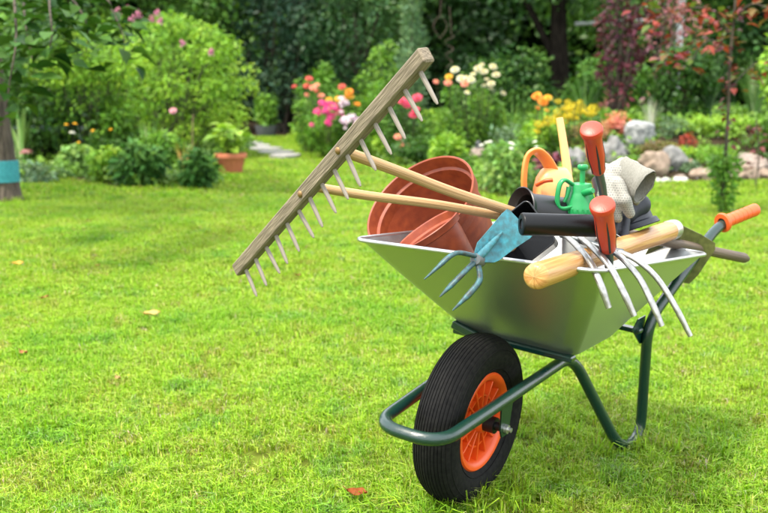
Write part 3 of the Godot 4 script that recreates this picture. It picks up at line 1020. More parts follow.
# a smooth union of tapered capsules, meshed as surface nets
func blend_mesh(bones: Array, cell: float, soft: float) -> Geo:
	var lo := Vector3.INF
	var hi := -Vector3.INF
	for b in bones:
		for e in 2:
			var r: float = maxf(b[2], b[3]) + cell * 2.5
			lo = lo.min(b[e] - Vector3.ONE * r)
			hi = hi.max(b[e] + Vector3.ONE * r)
	var nx := int((hi.x - lo.x) / cell) + 2
	var ny := int((hi.y - lo.y) / cell) + 2
	var nz := int((hi.z - lo.z) / cell) + 2
	var val := PackedFloat32Array()
	val.resize(nx * ny * nz)
	val.fill(1.0)
	for z in nz:
		for y in ny:
			for x in nx:
				var p := lo + Vector3(x, y, z) * cell
				var d := 1.0
				for b in bones:
					var ab: Vector3 = b[1] - b[0]
					var h := clampf((p - b[0] as Vector3).dot(ab) / ab.length_squared(), 0, 1)
					var e: float = (p - b[0] - ab * h as Vector3).length() - lerpf(b[2], b[3], h)
					var k := clampf(0.5 + 0.5 * (d - e) / soft, 0, 1)
					d = lerpf(d, e, k) - soft * k * (1 - k)
				val[(z * ny + y) * nx + x] = d
	var g := Geo.new()
	var id := {}
	for z in nz - 1:
		for y in ny - 1:
			for x in nx - 1:
				var sum := Vector3.ZERO
				var cnt := 0
				for e in [[0, 0, 0, 1, 0, 0], [0, 1, 0, 1, 1, 0], [0, 0, 1, 1, 0, 1], [0, 1, 1, 1, 1, 1], [0, 0, 0, 0, 1, 0], [1, 0, 0, 1, 1, 0], [0, 0, 1, 0, 1, 1], [1, 0, 1, 1, 1, 1], [0, 0, 0, 0, 0, 1], [1, 0, 0, 1, 0, 1], [0, 1, 0, 0, 1, 1], [1, 1, 0, 1, 1, 1]]:
					var va := val[((z + e[2]) * ny + y + e[1]) * nx + x + e[0]]
					var vb := val[((z + e[5]) * ny + y + e[4]) * nx + x + e[3]]
					if (va < 0) != (vb < 0):
						sum += Vector3(e[0], e[1], e[2]).lerp(Vector3(e[3], e[4], e[5]), va / (va - vb))
						cnt += 1
				if cnt:
					var q := lo + (Vector3(x, y, z) + sum / cnt) * cell
					var k := (z * ny + y) * nx + x
					var nn := Vector3(val[k + 1] - val[k], val[k + nx] - val[k], val[k + nx * ny] - val[k]).normalized()
					id[k] = g.vert(q, nn, Vector2(q.x, q.y))
	for z in range(1, nz - 1):
		for y in range(1, ny - 1):
			for x in range(1, nx - 1):
				var k := (z * ny + y) * nx + x
				for e in [[1, nx, nx * ny], [nx, nx * ny, 1], [nx * ny, 1, nx]]:
					if (val[k] < 0) != (val[k + e[0]] < 0):
						g.quad(id[k], id[k - e[1]], id[k - e[1] - e[2]], id[k - e[2]])
	return g

func make_gloves() -> void:
	var base := at(622, 205, 2.5)
	var o := thing("glove", "pale grey dotted knit garden glove draped over the upturned pot, cuff to the right", "glove", base)
	var p := func(x, y, d): return at(x, y, d) - base
	var bones := [[p.call(611, 176, 2.5), p.call(622, 172, 2.5), 0.027, 0.031], [p.call(622, 172, 2.5), p.call(630, 172, 2.5), 0.031, 0.029], [p.call(604, 172, 2.52), p.call(612, 182, 2.49), 0.022, 0.021],
		[p.call(609, 182, 2.48), p.call(612, 200, 2.455), 0.0175, 0.0155], [p.call(612, 200, 2.455), p.call(617, 217, 2.46), 0.0155, 0.0125],
		[p.call(618, 184, 2.46), p.call(624, 200, 2.44), 0.017, 0.015], [p.call(624, 200, 2.44), p.call(630, 213, 2.45), 0.015, 0.012],
		[p.call(604, 178, 2.5), p.call(603, 196, 2.48), 0.0165, 0.014], [p.call(603, 196, 2.48), p.call(604, 211, 2.475), 0.014, 0.0115],
		[p.call(625, 182, 2.5), p.call(636, 200, 2.49), 0.016, 0.0125]]
	var hand := blend_mesh(bones, 0.0042, 0.007)
	var crease := FastNoiseLite.new()
	crease.seed = 12
	crease.frequency = 26.0
	for k in hand.v.size():
		hand.v[k] += hand.n[k] * crease.get_noise_3dv(hand.v[k] * Vector3(1.0, 0.6, 1.0)) * 0.0055
	part("hand", hand, M.knit, o)
	# the cuff: an open sleeve that flares towards the lower right
	var dir: Vector3 = (p.call(640, 182, 2.46) - p.call(622, 168, 2.5)).normalized()
	var tr := frame_along(p.call(620, 168, 2.5), dir, Vector3(0.5, 0.8, 0.1))
	var prof: Array = [Vector2(0.031, 0.0), Vector2(0.035, 0.02), Vector2(0.038, 0.045), Vector2(0.0405, 0.064), Vector2(0.0425, 0.066), Vector2(0.0445, 0.080), Vector2(0.043, 0.083), Vector2(0.0405, 0.081), Vector2(0.037, 0.05), Vector2(0.029, 0.01)]
	var cg := Geo.new()
	cg.lathe(prof, Transform3D(tr.basis * Basis(Vector3.UP, 0.35), tr.origin), 40, Color.WHITE, 0, TAU, 0.66)
	for k in cg.v.size():       # soft creases
		cg.v[k] += (cg.n[k] * sin(cg.v[k].x * 190.0 + cg.v[k].y * 60.0) + cg.n[k] * sin(cg.v[k].y * 230.0 - cg.v[k].z * 80.0)) * 0.0011
	part("cuff", cg, M.cuff, o)
	var b2 := at(606, 228, 2.43)
	var o2 := thing("glove", "second knit garden glove crumpled flat with dark coated palm beneath the dotted one", "glove", b2)
	var q := func(x, y, d): return at(x, y, d) - b2
	part("hand", blend_mesh([[q.call(612, 218, 2.5), q.call(626, 214, 2.52), 0.02, 0.024], [q.call(626, 214, 2.52), q.call(640, 205, 2.54), 0.022, 0.026], [q.call(610, 219, 2.49), q.call(603, 232, 2.47), 0.013, 0.011], [q.call(617, 221, 2.49), q.call(613, 236, 2.47), 0.013, 0.011], [q.call(625, 221, 2.49), q.call(624, 237, 2.47), 0.013, 0.011]], 0.0048, 0.006), M.coated, o2)

# ------------------------------------------------------------------ materials of the scene
func make_materials() -> void:
	leafy = leafmat(0.7)
	waxy = leafmat(0.4, 0.5)
	waxy.metallic_specular = 0.25
	petal = leafmat(0.5, 0.7)
	var bark_tex := noise_tex(0.05, 256, 5, false, 7, Vector2(1.0, 0.25), FastNoiseLite.TYPE_SIMPLEX_SMOOTH, lin(0.02, 0.015, 0.010), lin(0.14, 0.11, 0.08))
	bark = grain(mat(Color.WHITE, 0.95), bark_tex, Vector3(2, 1.2, 2))
	relief(bark, noise_tex(0.07, 256, 4, false, 8, Vector2(1.0, 0.25)), 2.0)
	stalk = mat(lin(0.06, 0.07, 0.025), 0.8)
	var fine := noise_tex(0.12, 256, 4, false, 21)
	var blotch := noise_tex(0.02, 256, 5, false, 22)
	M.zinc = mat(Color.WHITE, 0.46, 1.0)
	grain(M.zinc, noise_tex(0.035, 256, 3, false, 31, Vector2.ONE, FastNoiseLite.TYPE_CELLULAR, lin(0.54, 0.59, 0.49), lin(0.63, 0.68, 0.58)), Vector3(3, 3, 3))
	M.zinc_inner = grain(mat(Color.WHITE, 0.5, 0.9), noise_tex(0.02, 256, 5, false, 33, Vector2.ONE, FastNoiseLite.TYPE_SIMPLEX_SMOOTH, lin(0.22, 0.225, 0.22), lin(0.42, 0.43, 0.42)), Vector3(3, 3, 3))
	M.zinc_bright = mat(lin(0.48, 0.49, 0.49), 0.32, 0.85)
	M.green_paint = mat(lin(0.003, 0.024, 0.018), 0.25)
	M.green_paint.clearcoat_enabled = true
	M.green_paint.clearcoat = 0.5
	M.green_paint.clearcoat_roughness = 0.15
	relief(M.green_paint, fine, 0.02)
	M.green_paint.uv1_scale = Vector3(3, 6, 1)
	M.orange_rubber = mat(lin(0.66, 0.095, 0.016), 0.45)
	M.orange_plastic = mat(lin(0.66, 0.075, 0.007), 0.38)
	M.orange_can = mat(lin(0.82, 0.40, 0.14), 0.35)
	M.orange_handle = mat(lin(0.80, 0.25, 0.05), 0.38)
	M.orange_can.subsurf_scatter_enabled = true
	M.orange_can.subsurf_scatter_strength = 0.3
	M.red_orange = mat(lin(0.46, 0.042, 0.018), 0.42)
	relief(M.red_orange, fine, 0.02)
	M.rubber = mat(lin(0.011, 0.011, 0.012), 0.7)
	M.rubber.metallic_specular = 0.2
	grain(M.rubber, noise_tex(0.03, 256, 5, false, 41, Vector2.ONE, FastNoiseLite.TYPE_SIMPLEX_SMOOTH, lin(0.005, 0.005, 0.0055), lin(0.016, 0.0155, 0.0145)), Vector3(9, 9, 9))
	M.rubber.albedo_color = Color.WHITE
	M.black_plastic = mat(lin(0.005, 0.005, 0.006), 0.42)
	M.black_gloss = mat(lin(0.004, 0.004, 0.005), 0.25)
	M.slate_plastic = mat(lin(0.012, 0.014, 0.021), 0.5)
	M.foam = relief(mat(lin(0.003, 0.0033, 0.004), 0.4), fine, 0.012)
	M.foam.metallic_specular = 0.35
	M.foam.uv1_scale = Vector3(2, 8, 1)
	M.steel = mat(lin(0.55, 0.55, 0.53), 0.35, 0.9)
	M.bright_steel = mat(lin(0.72, 0.72, 0.70), 0.30, 0.8)
	grain(M.bright_steel, noise_tex(0.06, 256, 4, false, 51, Vector2.ONE, FastNoiseLite.TYPE_SIMPLEX_SMOOTH, lin(0.34, 0.33, 0.31), lin(0.62, 0.62, 0.61)), Vector3(4, 4, 4))
	M.dark_steel = mat(lin(0.10, 0.115, 0.12), 0.38, 0.6)
	M.worn_steel = mat(lin(0.13, 0.14, 0.14), 0.6, 0.4)
	M.brass = mat(lin(0.22, 0.13, 0.05), 0.5, 0.6)
	var wood := func(a: Color, b: Color, s: int) -> StandardMaterial3D:
		var m := grain(mat(Color.WHITE, 0.62), noise_tex(0.06, 256, 5, false, s, Vector2(1.0, 0.06), FastNoiseLite.TYPE_SIMPLEX_SMOOTH, a, b), Vector3(1.0, 3.0, 1), false)
		return relief(m, noise_tex(0.12, 256, 3, false, s + 1, Vector2(1.0, 0.05)), 0.05)
	M.pale_wood = wood.call(lin(0.30, 0.17, 0.065), lin(0.50, 0.33, 0.155), 61)
	M.varnished = wood.call(lin(0.36, 0.155, 0.04), lin(0.60, 0.34, 0.115), 63)
	M.varnished.roughness = 0.38
	M.grey_wood = wood.call(lin(0.07, 0.05, 0.032), lin(0.16, 0.115, 0.078), 65)
	M.weathered = grain(mat(Color.WHITE, 0.75), noise_tex(0.03, 256, 5, false, 67, Vector2.ONE, FastNoiseLite.TYPE_SIMPLEX_SMOOTH, lin(0.105, 0.082, 0.052), lin(0.255, 0.205, 0.14)), Vector3(22, 1.6, 22))
	relief(M.weathered, noise_tex(0.05, 256, 4, false, 68), 0.08)
	M.peg = grain(mat(Color.WHITE, 0.7), noise_tex(0.06, 256, 5, false, 69, Vector2(1.0, 0.06), FastNoiseLite.TYPE_SIMPLEX_SMOOTH, lin(0.15, 0.125, 0.095), lin(0.30, 0.265, 0.22)), Vector3(1, 6, 1), false)
	M.terracotta = grain(mat(Color.WHITE, 0.5), noise_tex(0.03, 256, 4, false, 71, Vector2.ONE, FastNoiseLite.TYPE_SIMPLEX_SMOOTH, lin(0.18, 0.028, 0.008), lin(0.33, 0.066, 0.017)), Vector3(4, 4, 4))
	M.clay = grain(mat(Color.WHITE, 0.8), noise_tex(0.03, 256, 4, false, 73, Vector2.ONE, FastNoiseLite.TYPE_SIMPLEX_SMOOTH, lin(0.36, 0.105, 0.045), lin(0.50, 0.165, 0.08)), Vector3(4, 4, 4))
	M.turquoise = grain(mat(Color.WHITE, 0.5, 0.1), noise_tex(0.035, 256, 6, false, 75, Vector2.ONE, FastNoiseLite.TYPE_SIMPLEX_SMOOTH, lin(0.03, 0.075, 0.08), lin(0.035, 0.27, 0.34)), Vector3(7, 7, 7))
	M.worn_teal = grain(mat(Color.WHITE, 0.5, 0.3), noise_tex(0.03, 256, 6, false, 175, Vector2.ONE, FastNoiseLite.TYPE_SIMPLEX_SMOOTH, lin(0.035, 0.032, 0.028), lin(0.05, 0.17, 0.20)), Vector3(9, 9, 9))
	relief(M.turquoise, noise_tex(0.06, 256, 5, false, 76), 0.06)
	M.olive = grain(mat(Color.WHITE, 0.6, 0.0), noise_tex(0.03, 256, 5, false, 77, Vector2.ONE, FastNoiseLite.TYPE_SIMPLEX_SMOOTH, lin(0.065, 0.07, 0.016), lin(0.145, 0.15, 0.04)), Vector3(6, 6, 6))
	M.green_plastic = mat(lin(0.009, 0.235, 0.062), 0.35)
	M.milky = mat(lin(0.5, 0.52, 0.5), 0.4)
	M.knit = grain(mat(Color.WHITE, 0.95), noise_tex(0.30, 256, 2, false, 81, Vector2.ONE, FastNoiseLite.TYPE_SIMPLEX_SMOOTH, lin(0.30, 0.285, 0.25), lin(0.66, 0.64, 0.58)), Vector3(14, 14, 14))
	# rows of small dark grip dots on the knit
	var dots := Image.create(64, 64, false, Image.FORMAT_RGB8)
	dots.fill(lin(0.33, 0.315, 0.275))
	for y in 64:
		for x in 64:
			var u := fposmod(x / 16.0 + (0.5 if int(y / 16.0) % 2 else 0.0), 1.0) - 0.5
			var w := fposmod(y / 16.0, 1.0) - 0.5
			if u * u + w * w < 0.055:
				dots.set_pixel(x, y, lin(0.12, 0.12, 0.115))
			elif (x + y) % 4 == 0:
				dots.set_pixel(x, y, lin(0.25, 0.238, 0.205))
	M.knit = grain(mat(Color.WHITE, 0.95), ImageTexture.create_from_image(dots), Vector3(46, 46, 46))
	M.cuff = grain(mat(Color.WHITE, 0.95), noise_tex(0.25, 256, 3, false, 82, Vector2(1, 0.2), FastNoiseLite.TYPE_SIMPLEX_SMOOTH, lin(0.15, 0.146, 0.122), lin(0.27, 0.262, 0.225)), Vector3(9, 9, 9))
	relief(M.cuff, noise_tex(0.3, 128, 2, false, 83, Vector2(1, 0.3)), 0.08)
	M.coated = mat(lin(0.016, 0.018, 0.026), 0.6)
	M.soil = grain(mat(Color.WHITE, 1.0), noise_tex(0.04, 512, 6, false, 91, Vector2.ONE, FastNoiseLite.TYPE_SIMPLEX_SMOOTH, lin(0.018, 0.014, 0.009), lin(0.07, 0.05, 0.03)), Vector3(0.9, 0.9, 0.9))
	relief(M.soil, noise_tex(0.06, 256, 5, false, 92), 2.0)
	M.turf = grain(mat(Color.WHITE, 1.0), noise_tex(0.05, 512, 6, false, 93, Vector2.ONE, FastNoiseLite.TYPE_SIMPLEX_SMOOTH, lin(0.05, 0.06, 0.010), lin(0.13, 0.17, 0.022)), Vector3(0.7, 0.7, 0.7))
	M.turf.metallic_specular = 0.0
	M.soil.metallic_specular = 0.1
	M.dark_bark = relief(grain(mat(Color.WHITE, 1.0), noise_tex(0.05, 256, 5, false, 94, Vector2(1.0, 0.25), FastNoiseLite.TYPE_SIMPLEX_SMOOTH, lin(0.004, 0.0035, 0.003), lin(0.03, 0.025, 0.019)), Vector3(2, 1.2, 2)), noise_tex(0.07, 256, 4, false, 8, Vector2(1.0, 0.25)), 2.0)
	M.dark_bark.metallic_specular = 0.1
	M.stone_grey = grain(mat(Color.WHITE, 0.9), noise_tex(0.03, 256, 6, false, 95, Vector2.ONE, FastNoiseLite.TYPE_SIMPLEX_SMOOTH, lin(0.07, 0.07, 0.068), lin(0.30, 0.295, 0.28)), Vector3(1.3, 1.3, 1.3))
	M.stone_tan = grain(mat(Color.WHITE, 0.9), noise_tex(0.03, 256, 6, false, 96, Vector2.ONE, FastNoiseLite.TYPE_SIMPLEX_SMOOTH, lin(0.15, 0.105, 0.075), lin(0.35, 0.27, 0.20)), Vector3(1.3, 1.3, 1.3))
	M.stone_white = grain(mat(Color.WHITE, 0.85), noise_tex(0.035, 256, 6, false, 97, Vector2.ONE, FastNoiseLite.TYPE_SIMPLEX_SMOOTH, lin(0.07, 0.078, 0.08), lin(0.60, 0.59, 0.57)), Vector3(1.4, 1.4, 1.4))
	M.stone_pink = grain(mat(Color.WHITE, 0.9), noise_tex(0.03, 256, 6, false, 98, Vector2.ONE, FastNoiseLite.TYPE_SIMPLEX_SMOOTH, lin(0.14, 0.11, 0.09), lin(0.36, 0.29, 0.245)), Vector3(3, 3, 3))
	M.pebble = mat(lin(0.48, 0.47, 0.45), 0.8)
	M.paving = grain(mat(Color.WHITE, 0.9), noise_tex(0.03, 256, 6, false, 99, Vector2.ONE, FastNoiseLite.TYPE_SIMPLEX_SMOOTH, lin(0.20, 0.19, 0.18), lin(0.36, 0.35, 0.32)), Vector3(2, 2, 2))
	M.band = grain(mat(Color.WHITE, 0.8), noise_tex(0.03, 256, 5, false, 101, Vector2.ONE, FastNoiseLite.TYPE_SIMPLEX_SMOOTH, lin(0.012, 0.15, 0.17), lin(0.035, 0.26, 0.28)), Vector3(5, 5, 5))
	M.pale_paint = mat(lin(0.36, 0.42, 0.5), 0.6)
	M.white_paint = mat(lin(0.45, 0.47, 0.47), 0.6)
	M.rust = mat(lin(0.10, 0.075, 0.05), 0.8, 0.3)
	M.dark_pot = mat(lin(0.09, 0.095, 0.10), 0.7)
	M.stake = mat(lin(0.22, 0.17, 0.08), 0.8)
	M.dry_leaf = leafmat(0.3, 0.6)
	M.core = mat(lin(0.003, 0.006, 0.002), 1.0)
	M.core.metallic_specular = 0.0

# ------------------------------------------------------------------ lawn
var beds: Array = []

func in_bed(p: Vector3) -> bool:
	for b in beds:
		if Geometry2D.is_point_in_polygon(Vector2(p.x, p.z), b):
			return true
	return false

func tuft(blade_count: int, h: float, w: float, spread: float, cols: Array) -> ArrayMesh:
	var g := Geo.new()
	for k in blade_count:
		var a := rng.randf() * TAU
		var out := Vector3(cos(a), 0, sin(a))
		var side := Vector3(-sin(a), 0, cos(a)).rotated(Vector3.UP, rng.randf_range(-0.8, 0.8)) * w * rng.randf_range(0.6, 1.2)
		var b := Vector3(rng.randf_range(-1, 1), 0, rng.randf_range(-1, 1)) * spread
		var hh := h * rng.randf_range(0.45, 1.15)
		var lean := hh * rng.randf_range(0.1, 1.35)
		var mid := b + out * lean * 0.3 + Vector3.UP * hh * 0.62
		var tip := b + out * lean + Vector3.UP * hh * (1.0 - 0.3 * lean / hh)
		var nn := (Vector3.UP * 0.8 + out * 0.5).normalized()
		var co := vary(cols[rng.randi() % cols.size()], 0.25)
		var f := g.vert(b - side * 0.5, nn, Vector2.ZERO, co)
		g.vert(b + side * 0.5, nn, Vector2.ZERO, co)
		g.vert(mid - side * 0.4, nn, Vector2.ZERO, co)
		g.vert(mid + side * 0.4, nn, Vector2.ZERO, co)
		g.vert(tip, nn, Vector2.ZERO, co)
		g.quad(f, f + 1, f + 3, f + 2)
		g.tri(f + 2, f + 3, f + 4)
	return g.done()

func scatter(called: String, meshes: Array, m: Material, places: Array) -> void:     # places: [Transform3D, Color]
	var o := Node3D.new()
	for k in meshes.size():
		var mine: Array = []
		for q in range(k, places.size(), meshes.size()):
			mine.append(places[q])
		var mm := MultiMesh.new()
		mm.transform_format = MultiMesh.TRANSFORM_3D
		mm.use_colors = true
		mm.mesh = meshes[k]
		mm.instance_count = mine.size()
		for q in mine.size():
			mm.set_instance_transform(q, mine[q][0])
			mm.set_instance_color(q, mine[q][1])
		var mi := MultiMeshInstance3D.new()
		mi.name = numbered(called)
		mi.multimesh = mm
		mi.material_override = m
		mi.set_meta("kind", "stuff")
		add_child(mi, true)
	o.free()

func make_lawn() -> void:
	var g := Geo.new()
	g.face([Vector3(-60, 0, 20), Vector3(60, 0, 20), Vector3(60, 0, -80), Vector3(-60, 0, -80)], Vector3.UP)
	struct("lawn_ground", g, M.turf)
	# beds: outlines on the ground, soil 4 mm above it
	var left: Array = []
	for p in [[-560, 190], [-200, 186], [28, 184], [60, 180], [98, 183], [110, 190], [165, 188], [214, 189], [222, 166], [248, 149], [243, 133], [234, 120]]:
		var w := ground(p[0], p[1])
		left.append(Vector2(w.x, w.z))
	left.append(Vector2(-40, left[-1].y))
	var right: Array = []
	for p in [[300, 143], [318, 149], [352, 153], [388, 167], [432, 171], [470, 190], [505, 199], [540, 196], [566, 188], [640, 181], [700, 178], [770, 178], [900, 181], [1250, 186]]:
		var w := ground(p[0], p[1])
		right.append(Vector2(w.x, w.z))
	right.append(Vector2(40, ground(384, 122).z))
	right.append(Vector2(ground(296, 122).x, ground(384, 122).z))
	var back: Array = [Vector2(-40, -18.3), Vector2(40, -18.3), Vector2(40, -60), Vector2(-40, -60)]
	for b in [left, right, back]:
		beds.append(PackedVector2Array(b))
		var s := Geo.new()
		var ids := Geometry2D.triangulate_polygon(beds[-1])
		for p in b:
			s.vert(Vector3(p.x, 0.004 + 0.002 * beds.size(), p.y), Vector3.UP, p)
		for q in range(0, ids.size(), 3):
			s.tri(ids[q], ids[q + 1], ids[q + 2])
		struct("flower_bed", s, M.soil)
	# grass: tufts of blades, dense near the camera
	var cols := [Color(0.315, 0.55, 0.024), Color(0.38, 0.59, 0.032), Color(0.23, 0.46, 0.018), Color(0.43, 0.61, 0.05), Color(0.53, 0.57, 0.15), Color(0.33, 0.57, 0.025)]
	var grass := leafmat(0.75, 0.5)
	var near: Array = []
	var mid: Array = []
	for k in 6:
		near.append(tuft(24, 0.030 if k < 4 else 0.040, 0.0027, 0.022, cols))
		mid.append(tuft(22, 0.035, 0.0042, 0.036, cols))
	var far: Array = [tuft(18, 0.045, 0.009, 0.07, cols), tuft(18, 0.045, 0.009, 0.07, cols), tuft(18, 0.04, 0.009, 0.07, cols)]
	var patch := FastNoiseLite.new()
	patch.seed = 5
	patch.frequency = 0.9
	patch.fractal_octaves = 4
	var fine := FastNoiseLite.new()
	fine.seed = 9
	fine.frequency = 3.5
	var specks := FastNoiseLite.new()
	specks.seed = 31
	specks.frequency = 4.0
	specks.fractal_octaves = 3
	for zone in [[near, 1.5, 4.6, 2300.0, 1.0], [mid, 4.6, 8.6, 950.0, 1.0], [far, 8.6, 18.4, 250.0, 1.0]]:
		var places: Array = []
		var dens: float = zone[3]
		var z: float = zone[1]
		while z < zone[2]:
			var dz := 0.1
			var half := z * 0.37 + 2.2
			for k in int(half * 2 * dz * dens):
				var p := Vector3(rng.randf_range(-half, half), 0, -z - rng.randf() * dz)
				if in_bed(p):
					continue
				var a := patch.get_noise_2d(p.x, p.z)
				var b := fine.get_noise_2d(p.x, p.z)
				if a < -0.32 and rng.randf() < 0.35:
					continue
				var tint := Color(1, 1, 1).lerp(Color(1.16, 1.04, 1.6), clampf(b * 2.0 + 0.05, 0, 1)).lerp(Color(0.72, 0.86, 0.7), clampf(a * 2.0, 0, 1))
				var c := specks.get_noise_2d(p.x, p.z)
				if c < -0.28 and rng.randf() < 0.5:
					if rng.randf() < 0.25:
						continue
					tint = Color(1.35, 0.92, 3.0) if rng.randf() < 0.55 else Color(0.85, 0.62, 1.0)
				elif c > 0.34:
					tint = tint * Color(0.72, 0.86, 1.3)
				var s := rng.randf_range(0.7, 1.3) * (1.0 + a * 0.45)
				var basis := Basis(Vector3.UP, rng.randf() * TAU).scaled(Vector3(1, 1, 1) * s)
				places.append([Transform3D(basis, p), tint])
			z += dz
		scatter("grass", zone[0], grass, places)
	# longer grass that the mower missed round the wheel and the feet
	var long := [tuft(14, 0.085, 0.0036, 0.022, cols), tuft(14, 0.075, 0.0036, 0.025, cols)]
	var places: Array = []
	for spot in [[barrow_point(0, 0, 0), 0.16, 90], [barrow_point(0.2, 0, -0.57), 0.17, 16], [barrow_point(-0.2, 0, -0.57), 0.17, 30], [ground(8, 203), 0.22, 60]]:
		for k in spot[2]:
			var a := rng.randf() * TAU
			var p: Vector3 = spot[0] + Vector3(cos(a), 0, sin(a)) * spot[1] * sqrt(rng.randf()) 
			p.y = 0
			places.append([Transform3D(Basis(Vector3.UP, rng.randf() * TAU).scaled(Vector3.ONE * rng.randf_range(0.6, 1.0)), p), Color(0.95, 1, 0.95)])
	scatter("grass", long, grass, places)

func make_fallen_leaves() -> void:
	var spots := [[152, 322, 0.068, Color(0.52, 0.33, 0.10), "yellow orange fallen leaf lying alone on the open lawn left of the rake"],
		[357, 507, 0.05, Color(0.22, 0.055, 0.010), "curled rust brown fallen leaf on the grass in front of the bumper"],
		[18, 270, 0.06, Color(0.55, 0.30, 0.05), "tan fallen leaf on the lawn below the apple trunk"],
		[45, 305, 0.035, Color(0.26, 0.10, 0.035), "small dark brown fallen leaf left of the yellow orange leaf"],
		[24, 362, 0.04, Color(0.30, 0.12, 0.04), "dull brown fallen leaf on the lawn's left side"],
		[118, 388, 0.026, Color(0.33, 0.22, 0.08), "tiny straw coloured fallen leaf in short grass"],
		[298, 282, 0.03, Color(0.24, 0.08, 0.03), "tiny reddish brown fallen leaf beside the lower rake pegs"],
		[98, 272, 0.03, Color(0.30, 0.15, 0.05), "small brown fallen leaf on the lawn before the dark green clumps"]]
	for s in spots:
		var g := Geo.new()
		var l: float = s[2]
		var rows: Array = []
		for a in 7:
			var f := a / 6.0
			var row: Array = []
			var w := l * 0.34 * sin(PI * clampf(0.04 + 0.96 * pow(f, 0.8), 0, 0.985))
			for b in 5:
				var u := (b - 2) / 2.0
				row.append(Vector3(u * w, 0.25 * absf(u) * w + 0.16 * l * f * f + 0.004 * sin(b * 2.1 + a * 1.3), -l * 0.5 + l * f))
			rows.append(row)
		g.skin(rows, -1.0, false, 0.1, s[3])
		g.tube([Vector3(0, 0.002, -l * 0.5), Vector3(0.004, 0.006, -l * 0.75)], 0.0011, 5, true, s[3] * 0.7)
		var o := single("fallen_leaf", g, M.dry_leaf, ground(s[0], s[1]) + Vector3(0, 0.034, 0), s[4], "leaf", "fallen leaves on the lawn")
		o.rotation = Vector3(rng.randf_range(-0.15, 0.3), rng.randf_range(0.9, 2.2), rng.randf_range(-0.2, 0.2))

# ------------------------------------------------------------------ the garden behind the lawn
const YEW := [Color(0.026, 0.062, 0.034), Color(0.038, 0.082, 0.044), Color(0.018, 0.045, 0.022), Color(0.052, 0.105, 0.052)]
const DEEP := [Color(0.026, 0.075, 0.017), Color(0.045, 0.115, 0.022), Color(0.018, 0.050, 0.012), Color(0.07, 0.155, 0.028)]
const CLUMP := [Color(0.045, 0.12, 0.022), Color(0.065, 0.16, 0.03), Color(0.03, 0.085, 0.018), Color(0.09, 0.20, 0.04)]
const MIDG := [Color(0.050, 0.125, 0.020), Color(0.075, 0.17, 0.026), Color(0.035, 0.09, 0.016)]
const FRESH := [Color(0.10, 0.225, 0.024), Color(0.14, 0.28, 0.03), Color(0.075, 0.17, 0.022)]
const LIME := [Color(0.19, 0.35, 0.028), Color(0.26, 0.42, 0.04), Color(0.13, 0.27, 0.025), Color(0.22, 0.38, 0.035)]
const PALE := [Color(0.17, 0.29, 0.07), Color(0.21, 0.34, 0.09), Color(0.12, 0.24, 0.05)]
const SILVER := [Color(0.12, 0.20, 0.10), Color(0.16, 0.25, 0.13), Color(0.09, 0.15, 0.075)]
const PURPLE := [Color(0.10, 0.026, 0.04), Color(0.20, 0.055, 0.08), Color(0.07, 0.02, 0.03), Color(0.30, 0.13, 0.14)]

func mound_height(p: Vector3) -> float:
	var a := clampf((-p.z - 9.9) / 2.6, 0, 1)
	var b := clampf((p.x - 1.35) / 0.9, 0, 1)
	return 0.42 * a * a * (3 - 2 * a) * b * b * (3 - 2 * b)

func on_mound(px: float, d: float) -> Vector3:
	var p := at(px, 150, d)
	p.y = 0
	p.y = mound_height(p)
	return p

func tree(called: String, label: String, where: Vector3, h: float, w: float, low: float, count: int, l: float, cols: Array, trunk_r: float, group := "") -> Node3D:
	var o := thing(called, label, "tree", where, group)
	var lo: Array = []
	for k in 22:
		var d := rdir()
		var f := pow(rng.randf(), 0.4)
		var p := Vector3(d.x * w * 0.38 * f, low + (h - low) * (0.5 + 0.42 * d.y * f), d.z * w * 0.38 * f)
		var r := rng.randf_range(0.16, 0.27)
		lo.append([p, Vector3(w * r, (h - low) * r * 0.62, w * r)])
	part("crown", foliage(lo, count, l, l * 0.55, cols, 0.3, 0.5, 0.45), leafy, o)
	var t := Geo.new()
	t.tube(smooth([Vector3(0, -0.05, 0), Vector3(0.02, 0.25, 0), Vector3(rng.randf_range(-0.1, 0.1), h * 0.35, 0.05), Vector3(rng.randf_range(-0.2, 0.2), h * 0.8, 0)], 4), [trunk_r * 1.5, trunk_r * 1.25, trunk_r * 1.12, trunk_r * 1.05, trunk_r, trunk_r * 0.95, trunk_r * 0.9, trunk_r * 0.8, trunk_r * 0.7, trunk_r * 0.6, trunk_r * 0.5, trunk_r * 0.4, trunk_r * 0.25], 14)
	for k in 7:
		var c: Vector3 = lo[k * 3][0]
		var s := Vector3(0, lerpf(low, h, 0.12 * k) * 0.8, 0)
		t.tube([s, s.lerp(c, 0.5) + Vector3.UP * 0.1, c], [trunk_r * 0.4, trunk_r * 0.28, trunk_r * 0.1], 7)
	part("trunk", t, M.dark_bark, o)
	return o

func leaf_mesh(l: float, w: float, cols: Array, serr := 0.0) -> ArrayMesh:      # a broad pointed leaf with a folded midrib and a stalk
	var g := Geo.new()
	var col := vary(cols[rng.randi() % cols.size()], 0.15)
	var bend := rng.randf_range(-0.1, 0.35)
	var rows: Array = []
	for a in 6:
		var f := a / 5.0
		var ww := w * 0.5 * sin(PI * clampf(pow(f, 0.75), 0.03, 0.985))
		var y := -bend * l * f * f
		rows.append([Vector3(-ww, y + ww * 0.35, l * (0.12 + 0.88 * f)), Vector3(0, y, l * (0.12 + 0.88 * f)), Vector3(ww, y + ww * 0.35, l * (0.12 + 0.88 * f))])
	g.skin(rows, -1.0, false, 0.1, col)
	g.tube([Vector3.ZERO, Vector3(0, 0, l * 0.14)], 0.0014, 4, false, Color(0.12, 0.16, 0.04))
	return g.done()

